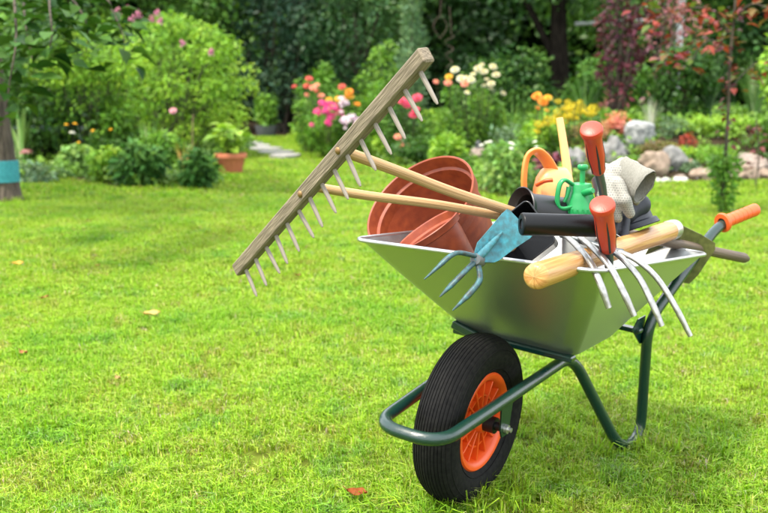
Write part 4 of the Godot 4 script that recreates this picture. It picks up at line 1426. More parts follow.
# single leaves, each a mesh of its own, along a twig
func leaves_on(twig: Node3D, path: Array, from: float, count: int, reach: float, meshes: Array, m: Material) -> void:
	for k in count:
		var f := lerpf(from, 1.0, (k + rng.randf()) / count) * (path.size() - 1)
		var a := mini(int(f), path.size() - 2)
		var p: Vector3 = (path[a] as Vector3).lerp(path[a + 1], f - a)
		var out := rdir()
		out.y = out.y * 0.5 - 0.15
		out = out.normalized()
		var dir := (out + Vector3.DOWN * rng.randf_range(0.2, 1.0)).normalized()
		var b := frame_along(Vector3.ZERO, (Vector3.UP + rdir() * 0.6).normalized(), dir)
		var z := (dir - b.basis.y * dir.dot(b.basis.y)).normalized()
		var basis := Basis(b.basis.y.cross(z), b.basis.y, z).scaled(Vector3.ONE * rng.randf_range(0.7, 1.15))
		part("leaf", meshes[rng.randi() % meshes.size()], m, twig, Transform3D(basis, p + out * reach * rng.randf()))

func make_background() -> void:
	make_far_trees()
	make_left_bed()
	make_middle_bed()
	make_rock_garden()
	make_apple_tree()
	make_red_sapling()

func make_far_trees() -> void:
	# a clipped thicket closes the garden at the back
	var hedge := thing("hedge", "tall dark hedge closing off the whole back of the garden", "hedge", Vector3(0, 0, -25))
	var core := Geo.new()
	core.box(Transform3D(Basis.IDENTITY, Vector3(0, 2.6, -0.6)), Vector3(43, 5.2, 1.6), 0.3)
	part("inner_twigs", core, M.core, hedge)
	var lo: Array = []
	for k in 264:
		lo.append([Vector3(-21.0 + (k % 44) * 0.97 + rng.randf_range(-0.3, 0.3), 0.5 + (k / 44) * 0.9 + rng.randf_range(-0.3, 0.3), rng.randf_range(0.1, 0.6)), Vector3(rng.randf_range(0.6, 1.0), rng.randf_range(0.5, 0.8), 0.5)])
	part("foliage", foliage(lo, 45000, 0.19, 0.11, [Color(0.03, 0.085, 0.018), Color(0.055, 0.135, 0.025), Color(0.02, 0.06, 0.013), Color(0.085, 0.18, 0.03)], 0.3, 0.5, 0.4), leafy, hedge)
	var spec := [
		["tree", "bright mid green tree filling the top left corner behind the flowering shrub", 60, 19.5, 5.2, 4.6, 0.25, 9000, 0.13, FRESH, 0.12],
		["tree", "mid green tree between the flowering shrub and the dark evergreen", 190, 20.5, 5.6, 4.4, 0.3, 9000, 0.13, MIDG, 0.12],
		["tree", "dark leafy tree far behind the tip of the rake head", 420, 21.0, 6.0, 4.4, 0.4, 8000, 0.14, DEEP, 0.12],
		["tree", "large dark tree with a thick bare black trunk behind the yellow flowers", 560, 17.5, 6.5, 4.6, 1.35, 9000, 0.13, DEEP, 0.17],
		["tree", "deep green tree to the right of the thick bare trunk", 650, 21.5, 6.0, 4.6, 0.4, 8000, 0.14, MIDG, 0.12],
		["tree", "deep green tree at the far right behind the red leaved sapling", 770, 20.5, 5.6, 4.6, 0.3, 8000, 0.14, DEEP, 0.12],
		["tree", "dark green tree behind the apple tree at the left edge", -70, 19.0, 5.6, 4.8, 0.2, 7000, 0.14, DEEP, 0.12]]
	for s in spec:
		var w := at(s[2], 130, s[3])
		tree(s[0], s[1], Vector3(w.x, 0, w.z), s[4], s[5], s[6], s[7], s[8], s[9], s[10], "trees behind the garden")
	# two big dark evergreens
	var p := ground(272, 136)
	bush("yew", "huge blue green evergreen shrub behind the potted plants, left of the rake head", p + Vector3(0, 0, -1.2), Vector3(2.6, 3.6, 2.2), 10000, 0.11, 0.046, YEW, {"lobes": 26, "fat": 0.36, "up": 0.35, "r": 0.03, "wood": bark, "group": "dark evergreens"})
	p = ground(352, 138)
	bush("yew", "dark evergreen shrub right behind the middle of the rake head and the pink flowers", p + Vector3(0, 0, -1.4), Vector3(2.5, 2.9, 2.0), 9000, 0.105, 0.048, [Color(0.034, 0.085, 0.03), Color(0.055, 0.125, 0.04), Color(0.022, 0.06, 0.02), Color(0.08, 0.165, 0.055)], {"lobes": 26, "fat": 0.36, "up": 0.35, "r": 0.03, "wood": bark, "group": "dark evergreens"})
	# slender juniper
	p = at(412, 128, 16.0)
	var j := thing("juniper", "slender grey green columnar conifer behind the upper end of the rake head", "conifer", Vector3(p.x, 0, p.z))
	var jl: Array = []
	for k in 16:
		var f := k / 15.0
		jl.append([Vector3(rng.randf_range(-0.06, 0.06), 0.15 + f * 2.9, rng.randf_range(-0.06, 0.06)), Vector3(0.25 * (1.05 - f * 0.75), 0.28, 0.25 * (1.05 - f * 0.75))])
	part("foliage", foliage(jl, 4500, 0.09, 0.022, [Color(0.10, 0.19, 0.085), Color(0.14, 0.24, 0.11), Color(0.07, 0.14, 0.06)], -0.9, 0.5, 0.1), leafy, j)
	part("stem", stems(jl.slice(0, 15, 4), 0.02), bark, j)
	# the pale rail and post of a frame among the trees
	var a := at(575, 24, 18.0)
	var b := at(652, 20, 18.0)
	var g := Geo.new()
	g.tube([a, b], 0.03, 8)
	single("rail", g, M.white_paint, Vector3.ZERO, "pale horizontal rail among the trees behind the purple shrub", "rail")
	var o := thing("post", "white upright post behind the reddish leaves right of the purple shrub", "post", Vector3(at(678, 60, 17.5).x, 0, -17.5))
	var pg := Geo.new()
	pg.box(Transform3D(Basis.IDENTITY, Vector3(0, 1.1, 0)), Vector3(0.10, 2.2, 0.10), 0.01)
	part("shaft", pg, M.white_paint, o)
	var cg := Geo.new()
	cg.box(Transform3D(Basis.IDENTITY, Vector3(0, 2.215, 0)), Vector3(0.14, 0.03, 0.14), 0.008)
	part("cap", cg, M.white_paint, o)
	# wire ornaments hanging in the bushes
	for s in [[440, 26, "rusty diamond shaped wire ornament beside the columnar conifer", 0], [449, 52, "rusty wire spiral ornament hanging below the diamond shaped one", 1]]:
		var c := at(s[0], s[1], 13.6)
		var wg := Geo.new()
		if s[3] == 0:
			wg.tube(smooth([Vector3(0, 0.12, 0), Vector3(-0.085, 0.0, 0.02), Vector3(-0.02, -0.12, 0), Vector3(0.01, -0.14, 0), Vector3(0.09, 0.0, -0.02)], 6, true), 0.0035, 6, false, Color.WHITE, 1.0, Vector3.ZERO, true)
			wg.tube([Vector3(0, 0.12, 0), Vector3(0.02, 0.5, 0)], 0.004, 5)
		else:
			var pts: Array = []
			for k in 26:
				var an := k * 0.62
				pts.append(Vector3(cos(an) * (0.065 - k * 0.0012), 0.2 - k * 0.016, sin(an) * 0.05))
			wg.tube(pts, 0.0035, 6)
			wg.tube([Vector3(0.03, 0.2, 0), Vector3(0.0, 0.55, 0)], 0.004, 5)
		single("wire_ornament", wg, M.rust, c, s[2], "ornament")

func make_left_bed() -> void:
	var p := ground(160, 160)
	var o := bush("flowering_shrub", "broad yellow green shrub with pink flower spikes on top, left of the terracotta pot", p + Vector3(0, 0, -0.5), Vector3(2.25, 1.80, 1.5), 11500, 0.066, 0.026, LIME, {"lobes": 46, "fat": 0.22, "low": 0.2, "r": 0.014, "up": 0.6, "shell": 0.3, "mat": leafy})
	var pink := cluster_mesh(0.035, 0.08, 46, 0.012, [Color(0.48, 0.16, 0.28), Color(0.58, 0.25, 0.36)])
	for q in [[139, 17], [132, 21], [157, 16], [152, 22], [160, 24], [118, 14], [128, 12], [183, 46], [211, 55]]:
		bloom(o, "flower_spike", pink, at(q[0], q[1], 12.4) - o.position)
	var rose := rose_mesh(0.036, Color(0.65, 0.30, 0.36), Color(0.8, 0.5, 0.5))
	bloom(o, "rose_bloom", rose, at(173, 111, 11.85) - o.position, Vector3(0, 0, 1))
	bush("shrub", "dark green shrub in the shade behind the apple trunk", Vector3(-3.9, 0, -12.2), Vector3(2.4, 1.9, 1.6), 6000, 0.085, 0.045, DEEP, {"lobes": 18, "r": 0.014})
	bush("shrub", "lime green overhanging shrub between the apple tree and the pink spiked shrub", Vector3(at(92, 150, 11.9).x, 0, -11.9), Vector3(1.5, 1.75, 0.9), 4000, 0.066, 0.026, LIME, {"lobes": 24, "low": 0.6, "fat": 0.22, "shell": 0.3, "r": 0.012})
	bush("shrub", "fresh green young shrub under the hanging apple leaves", ground(104, 172) + Vector3(0, 0, -0.4), Vector3(0.65, 0.85, 0.5), 1500, 0.085, 0.035, FRESH, {"lobes": 7, "low": 0.45, "r": 0.008})
	# low herbs of the border
	var herbs := [["peony", "dark green leafy clump at the lawn edge, left one of the two before the shrub", 131, 190, 0.54, 0.42, 1200, 0.10, 0.036, CLUMP],
		["peony", "smaller dark green leafy clump directly left of the terracotta pot", 193, 191, 0.32, 0.34, 700, 0.10, 0.036, CLUMP],
		["perennial", "bright green leafy perennial behind the left dark clump", 152, 176, 0.7, 0.48, 1100, 0.09, 0.03, FRESH],
		["perennial", "pale green round leaved plant beside the apple trunk at the lawn edge", 70, 176, 0.45, 0.30, 700, 0.07, 0.055, PALE],
		["perennial", "mid green herb clump with small yellow flowers between apple trunk and dark clump", 96, 172, 0.55, 0.42, 900, 0.07, 0.03, MIDG],
		["perennial", "lime green herb behind the pale round leaved plant in the left border", 52, 165, 0.6, 0.5, 1000, 0.075, 0.03, LIME],
		["perennial", "fresh green herb between the two dark green clumps", 172, 176, 0.4, 0.34, 700, 0.07, 0.03, FRESH],
		["perennial", "lime green leafy plant left of the dark green clumps", 104, 184, 0.4, 0.36, 700, 0.075, 0.035, LIME],
		["perennial", "low grey green herb hugging the foot of the apple trunk", 30, 185, 0.42, 0.2, 500, 0.06, 0.035, SILVER]]
	var made: Array = []
	for s in herbs:
		var w := ground(s[2], s[3])
		made.append(bush(s[0], s[1], w + Vector3(0, 0, -s[4] * 0.4), Vector3(s[4], s[5], s[4] * 0.85), s[6], s[7], s[8], s[9], {"category": "plant", "lobes": 9, "r": 0.005, "droop": 0.5, "mat": waxy if s[0] == "peony" else leafy}))
	var yel := cluster_mesh(0.015, 0.010, 12, 0.011, [Color(0.80, 0.42, 0.02), Color(0.85, 0.5, 0.03)])
	for q in [[66, 125], [75, 124], [93, 131], [111, 130], [79, 143]]:
		bloom(made[4], "flower_head", yel, at(q[0], q[1], 10.9) - made[4].position)
	var wht := cluster_mesh(0.026, 0.014, 18, 0.011, [Color(0.75, 0.75, 0.7)])
	bloom(made[4], "flower_head", wht, at(72, 133, 10.6) - made[4].position)
	bloom(made[3], "flower_head", cluster_mesh(0.05, 0.03, 36, 0.014, [Color(0.5, 0.2, 0.2), Color(0.6, 0.3, 0.26)]), at(26, 153, 9.6) - made[3].position)
	blades("iris", "tall light green sword leaved clump beside the apple trunk", ground(22, 172), 46, 0.72, 0.028, 0.22, PALE)
	blades("gladiolus", "upright sword leaved clump in front of the yellow green shrub", ground(150, 172), 30, 0.62, 0.040, 0.20, FRESH)
	var bo := blades("reddish_sprig", "thin yellowish sprig on a cane left of the potted plant", ground(184, 176), 26, 0.40, 0.03, 0.16, [Color(0.28, 0.28, 0.05), Color(0.32, 0.20, 0.06)])
	var cane := Geo.new()
	cane.tube([Vector3(0.08, 0, 0), Vector3(0.11, 0.62, 0)], 0.005, 6)
	part("cane", cane, M.stake, bo)
	# a pale blue board half hidden in the border
	var bd := thing("bench", "low pale blue garden bench half hidden behind the apple trunk", "bench", Vector3(at(62, 126, 12.6).x, 0, -12.0))
	for k in 3:
		var g := Geo.new()
		g.box(Transform3D(Basis.IDENTITY, Vector3(0, 0.43, -0.14 * k)), Vector3(0.95, 0.05, 0.11), 0.006)
		part("slat", g, M.pale_paint, bd)
	for s in [-0.38, 0.38]:
		var g := Geo.new()
		g.box(Transform3D(Basis.IDENTITY, Vector3(s, 0.20, -0.14)), Vector3(0.06, 0.405, 0.36), 0.006)
		part("leg", g, M.pale_paint, bd)
	# terracotta pot with its plant
	var w := ground(231, 175)
	var pot := thing("planter", "round terracotta planter with flared rim on the lawn edge by the stone path", "planter", w)
	var pg := Geo.new()
	pg.lathe([Vector2(0, 0), Vector2(0.110, 0), Vector2(0.115, 0.01), Vector2(0.143, 0.165), Vector2(0.148, 0.17), Vector2(0.164, 0.175), Vector2(0.168, 0.185), Vector2(0.168, 0.220), Vector2(0.162, 0.228), Vector2(0.150, 0.226), Vector2(0.142, 0.19), Vector2(0, 0.19)], Transform3D.IDENTITY, 48)
	part("body", pg, M.clay, pot)
	var so := Geo.new()
	so.lathe([Vector2(0.141, 0.197), Vector2(0.07, 0.206), Vector2(0, 0.205)], Transform3D.IDENTITY, 24)
	part("potting_soil", so, M.soil, pot)
	var pl := thing("hydrangea", "lime green large leaved plant growing in the terracotta planter", "plant", w + Vector3(0, 0.20, 0))
	var hm: Array = []
	for k in 4:
		hm.append(leaf_mesh(0.15, 0.085, [Color(0.24, 0.40, 0.04), Color(0.30, 0.46, 0.06), Color(0.17, 0.32, 0.03)]))
	var st := Geo.new()
	for k in 9:
		var a := TAU * k / 9.0
		var tip := Vector3(cos(a) * 0.12, 0.25 + 0.07 * sin(k * 2.3), sin(a) * 0.12)
		var path := smooth([Vector3(cos(a) * 0.03, 0, sin(a) * 0.03), tip * Vector3(0.6, 0.6, 0.6), tip], 4)
		st.tube(path, 0.004, 5)
		leaves_on(pl, path, 0.25, 11, 0.05, hm, leafy)
	part("stem", st, stalk, pl)
	# grey pot far back
	w = ground(266, 137)
	var gp := thing("planter", "small grey planter at the foot of the dark evergreens", "planter", w)
	part("body", pot_mesh(0.19, 0.2, 0.15, 0.04), M.dark_pot, gp)
	bush("potted_shrub", "upright light green plant standing in the small grey planter", w + Vector3(0, 0.1, 0), Vector3(0.46, 0.70, 0.42), 1100, 0.075, 0.035, FRESH, {"lobes": 9, "category": "plant"})
	# path of flagstones
	var slabs := [[250, 145.5, 0.42, 0.3], [257, 148, 0.45, 0.7], [265, 151, 0.48, 0.55], [275, 154.5, 0.5, 0.5], [285, 158, 0.40, 0.3]]
	var path := thing("stepping_path", "grey flagstone path curving over the lawn beside the terracotta planter", "path")
	path.set_meta("kind", "structure")
	for s in slabs:
		var c := ground(s[0], s[1])
		var g := Geo.new()
		var poly: Array = []
		for k in 9:
			var a := TAU * k / 9.0
			poly.append(Vector2(cos(a) * s[2] * 0.5 * rng.randf_range(0.85, 1.05), sin(a) * 0.30 * rng.randf_range(0.85, 1.05)))
		g.plate(poly, 0.07, Transform3D(Basis(Vector3.RIGHT, -PI / 2), c + Vector3(0, 0.012, 0)))
		part("flagstone", g, M.paving, path)

func flower_plant(called: String, label: String, where: Vector3, size: Vector3, count: int, cols: Array, heads: Array, d: float, l := 0.06, category := "flowers") -> Node3D:
	# heads: [px, py, name, mesh]
	var o := bush(called, label, where, size, count, l, l * 0.5, cols, {"category": category, "lobes": 11, "r": 0.006, "fat": 0.40})
	var st := Geo.new()
	for h in heads:
		var p := at(h[0], h[1], d + rng.randf_range(-0.12, 0.12)) - where
		bloom(o, h[2], h[3], p, Vector3(0, 0, 0.9))
		st.tube([Vector3(p.x * 0.5, size.y * 0.3, p.z * 0.5), p * Vector3(0.9, 0.75, 0.9), p], 0.004, 5)
	for k in heads.size():
		var h: Array = heads[rng.randi() % heads.size()]
		var p := at(h[0] + rng.randf_range(-13, 13), h[1] + rng.randf_range(-7, 13), d + rng.randf_range(-0.15, 0.15)) - where
		bloom(o, h[2], h[3], p, Vector3(rng.randf_range(-0.5, 0.5), 0, 0.7))
		var last: MeshInstance3D = o.get_child(o.get_child_count() - 1)
		last.transform.basis = last.transform.basis.scaled(Vector3.ONE * rng.randf_range(0.4, 0.8))
		st.tube([Vector3(p.x * 0.5, size.y * 0.3, p.z * 0.5), p * Vector3(0.9, 0.75, 0.9), p], 0.003, 5)
	if heads.size():
		part("flower_stem", st, stalk, o)
	return o

func make_middle_bed() -> void:
	var coral := rose_mesh(0.044, Color(0.62, 0.10, 0.08), Color(0.66, 0.20, 0.15))
	var pink := rose_mesh(0.055, Color(0.62, 0.065, 0.13), Color(0.66, 0.15, 0.20))
	var salmon := rose_mesh(0.042, Color(0.70, 0.26, 0.20), Color(0.85, 0.42, 0.2))
	var cream := rose_mesh(0.046, Color(0.62, 0.64, 0.50), Color(0.85, 0.72, 0.30))
	var white := rose_mesh(0.042, Color(0.58, 0.55, 0.38), Color(0.60, 0.50, 0.24))
	var yellow := rose_mesh(0.040, Color(0.70, 0.42, 0.05), Color(0.85, 0.45, 0.04))
	var orange := rose_mesh(0.05, Color(0.75, 0.28, 0.04), Color(0.85, 0.28, 0.03))
	var magenta := cluster_mesh(0.060, 0.04, 34, 0.017, [Color(0.72, 0.05, 0.25), Color(0.80, 0.10, 0.33), Color(0.62, 0.03, 0.18)])
	var lilac := cluster_mesh(0.060, 0.04, 32, 0.017, [Color(0.72, 0.55, 0.66), Color(0.82, 0.72, 0.76), Color(0.62, 0.36, 0.52)])
	var yarrow := cluster_mesh(0.058, 0.016, 44, 0.012, [Color(0.66, 0.52, 0.015), Color(0.60, 0.44, 0.012), Color(0.42, 0.36, 0.03)])
	var d := 14.2
	var gx := func(px, dd): return Vector3(at(px, 150, dd).x, 0, -dd)
	flower_plant("rose_bush", "tall thin rose bush with coral pink blooms left of the magenta phlox", gx.call(309, d), Vector3(0.50, 0.80, 0.5), 1300, FRESH, [[309, 79, "rose_bloom", coral], [307, 86, "rose_bloom", coral], [313, 88, "rose_bloom", salmon], [321, 96, "rose_bloom", salmon]], d - 0.2)
	flower_plant("phlox", "mounded phlox with magenta flower heads at the front left of the rose bed", gx.call(326, 13.4), Vector3(0.62, 0.66, 0.6), 1300, FRESH, [[318, 112, "flower_head", magenta], [327, 110, "flower_head", magenta], [334, 107, "flower_head", magenta], [323, 104, "flower_head", magenta], [339, 113, "flower_head", magenta], [331, 117, "flower_head", magenta]], 13.0)
	flower_plant("phlox", "pale lilac and white phlox just right of the magenta one", gx.call(348, 13.2), Vector3(0.50, 0.58, 0.5), 1000, FRESH, [[345, 121, "flower_head", lilac], [351, 118, "flower_head", lilac], [357, 122, "flower_head", lilac], [344, 104, "flower_head", lilac]], 12.9)
	flower_plant("rose_bush", "rose bush with yellow and orange blooms behind the magenta phlox", gx.call(344, 14.6), Vector3(0.72, 0.86, 0.6), 1600, FRESH, [[338, 99, "rose_bloom", yellow], [346, 98, "rose_bloom", yellow], [351, 97, "rose_bloom", yellow], [342, 87, "rose_bloom", coral], [349, 92, "rose_bloom", orange], [329, 100, "rose_bloom", yellow]], 14.2)
	flower_plant("rose_bush", "rose bush with deep pink blooms behind the rake pegs", gx.call(408, 12.9), Vector3(0.75, 0.86, 0.6), 1900, MIDG, [[402, 101, "rose_bloom", pink], [417, 98, "rose_bloom", pink], [414, 115, "rose_bloom", pink], [408, 104, "rose_bloom", pink], [398, 137, "rose_bloom", salmon], [401, 147, "rose_bloom", salmon]], 12.5)
	flower_plant("perennial", "tall fresh green perennial without flowers behind the deep pink roses", gx.call(378, 14.6), Vector3(0.85, 0.98, 0.7), 1800, FRESH, [], 14.2, 0.07, "plant")
	flower_plant("rose_bush", "rose bush with white, cream and salmon blooms right of the rake tip", gx.call(470, 13.0), Vector3(1.0, 1.02, 0.8), 2900, FRESH, [[449, 77, "rose_bloom", yellow], [448, 83, "rose_bloom", salmon], [461, 79, "rose_bloom", cream], [465, 84, "rose_bloom", salmon], [478, 69, "rose_bloom", white], [484, 72, "rose_bloom", white], [491, 84, "rose_bloom", white], [496, 75, "rose_bloom", white], [471, 80, "rose_bloom", cream], [455, 70, "rose_bloom", cream], [493, 67, "rose_bloom", white]], 12.5)
	flower_plant("rose_bush", "low rose bush with two orange blooms left of the yellow yarrow", gx.call(540, 11.8), Vector3(0.55, 0.62, 0.5), 1000, FRESH, [[537, 97, "rose_bloom", orange], [543, 102, "rose_bloom", orange], [548, 98, "rose_bloom", yellow]], 11.4)
	flower_plant("yarrow", "yellow flowering yarrow mound behind the orange watering can spout", gx.call(574, 11.5), Vector3(0.62, 0.52, 0.5), 1100, FRESH, [[560, 112, "flower_head", yarrow], [567, 108, "flower_head", yarrow], [574, 106, "flower_head", yarrow], [582, 109, "flower_head", yarrow], [589, 112, "flower_head", yarrow], [556, 119, "flower_head", yarrow], [563, 120, "flower_head", yarrow], [576, 113, "flower_head", yarrow], [570, 115, "flower_head", yarrow], [539, 124, "flower_head", yarrow], [548, 122, "flower_head", yarrow], [594, 108, "flower_head", yarrow]], 11.2)
	var herbs := [["perennial", "leafy light green perennial with tiny white flowers behind the watering can", 509, 197, 0.50, 0.44, 1300, 0.07, 0.035, PALE],
		["perennial", "low mid green plants in front of the deep pink roses", 415, 168, 0.85, 0.34, 1300, 0.07, 0.035, MIDG],
		["perennial", "fresh green low perennial between round beige stone and rake head", 445, 168, 0.55, 0.38, 1000, 0.07, 0.03, FRESH],
		["perennial", "pale green perennial below the magenta phlox at the lawn edge", 345, 151, 0.9, 0.25, 1000, 0.07, 0.03, FRESH],
		["perennial", "silvery green perennial below the white roses", 514, 168, 0.6, 0.5, 1100, 0.065, 0.03, SILVER],
		["perennial", "leafy green plants right of the round beige stone under the orange roses", 525, 180, 0.75, 0.42, 1500, 0.075, 0.035, FRESH],
		["perennial", "lime green perennial at the lawn edge right of the pale green one under the phlox", 388, 160, 0.6, 0.32, 1000, 0.06, 0.03, LIME],
		["perennial", "light green bushy perennial behind the forks of the rake handle", 366, 148, 0.7, 0.5, 1200, 0.07, 0.03, LIME],
		["perennial", "yellow green perennial between the deep pink and the white roses", 440, 152, 0.7, 0.62, 1300, 0.075, 0.03, LIME],
		["perennial", "light green perennial under the tall coral rose bush", 308, 145, 0.7, 0.4, 1000, 0.07, 0.03, LIME],
		["perennial", "bushy fresh green perennial at the foot of the white roses", 446, 172, 0.45, 0.42, 1200, 0.065, 0.03, LIME],
		["perennial", "light green perennial below the orange roses left of the dark purple plant", 540, 172, 0.5, 0.5, 1100, 0.065, 0.03, LIME],
		["heuchera", "dark purple leaved plant beside the watering can spout", 552, 182, 0.36, 0.26, 520, 0.07, 0.055, PURPLE],
		["sedum", "pale rust coloured flowering sedum mound left of the red orange grip", 586, 173, 0.50, 0.33, 1200, 0.035, 0.022, [Color(0.50, 0.27, 0.13), Color(0.42, 0.30, 0.12), Color(0.30, 0.30, 0.08)]]]
	for s in herbs:
		var w := ground(s[2], s[3])
		w.y = mound_height(w)
		var o := bush(s[0], s[1], w + Vector3(0, 0, -s[4] * 0.4), Vector3(s[4], s[5], s[4] * 0.85), s[6], s[7], s[8], s[9], {"category": "plant", "lobes": 9, "r": 0.005, "droop": 0.4})
		if s[2] == 509:
			var tiny := cluster_mesh(0.016, 0.008, 8, 0.010, [Color(0.8, 0.8, 0.75)])
			for k in 9:
				var q := rdir()
				bloom(o, "flower_head", tiny, Vector3(q.x * 0.25, 0.40 + rng.randf() * 0.06, absf(q.z) * 0.22))
	# stone with a dark knob
	var w := ground(478, 165)
	var so := thing("stone", "round beige garden stone with a small dark knob on top", "stone", w)
	part("body", boulder_mesh(Vector3(0.24, 0.24, 0.22), 3, 0.06), M.stone_pink, so)
	var kn := Geo.new()
	kn.lathe([Vector2(0.04, 0.0), Vector2(0.042, 0.012), Vector2(0.02, 0.02), Vector2(0.03, 0.04), Vector2(0.034, 0.055), Vector2(0.024, 0.078), Vector2(0, 0.085)], Transform3D(Basis.IDENTITY, Vector3(0, 0.195, 0)), 16)
	part("knob", kn, M.dark_pot, so)
	blades("fern", "spiky arching fern in front of the thick bare trunk", Vector3(at(584, 150, 13.6).x, 0.3, -13.6), 60, 0.75, 0.05, 0.5, MIDG)
	blades("day_lily", "arching green day lily leaves left of the orange roses", Vector3(at(512, 150, 12.8).x, 0, -12.8), 40, 0.75, 0.035, 0.35, FRESH)
	bush("shrub", "light green shrub between the two dark evergreens behind the coral roses", Vector3(at(322, 150, 16.6).x, 0, -16.6), Vector3(0.9, 1.25, 0.7), 1700, 0.075, 0.035, FRESH, {"lobes": 12, "fat": 0.3})
	bush("shrub", "airy fresh green shrub behind the rake head left of the columnar conifer", Vector3(at(384, 150, 16.4).x, 0, -16.4), Vector3(0.9, 1.6, 0.7), 1700, 0.075, 0.032, FRESH, {"lobes": 14, "fat": 0.25})
	bush("shrub", "dark shrub behind the white roses", Vector3(at(508, 150, 16.3).x, 0, -16.3), Vector3(2.0, 1.5, 1.2), 4500, 0.09, 0.05, DEEP, {"lobes": 16})
	bush("shrub", "mid green shrub right of the thick bare trunk", Vector3(at(612, 150, 15.5).x, 0, -15.5), Vector3(1.5, 1.35, 1.0), 3600, 0.085, 0.05, MIDG, {"lobes": 14})
	# ground cover of the beds
	var clump: Array = []
	for k in 3:
		var lo := [[Vector3(0, 0.05, 0), Vector3(0.12, 0.08, 0.12)]]
		clump.append(foliage(lo, 60, 0.05, 0.03, [Color(0.9, 0.9, 0.9)], 0.3, 0.5, 0.6).done())
	var places: Array = []
	for k in 6500:
		var p := Vector3(rng.randf_range(-11, 12), 0, rng.randf_range(-17.6, -8.6))
		if not in_bed(p) or (p.x > 1.6 and p.z > -12.6 and rng.randf() < 0.25):
			continue
		p.y = mound_height(p)
		var c: Color = [Color(0.14, 0.28, 0.03), Color(0.08, 0.18, 0.022), Color(0.20, 0.35, 0.04), Color(0.05, 0.12, 0.018)][rng.randi() % 4]
		places.append([Transform3D(Basis(Vector3.UP, rng.randf() * TAU).scaled(Vector3.ONE * rng.randf_range(0.6, 1.5)), p), c])
	scatter("ground_cover", clump, leafy, places)

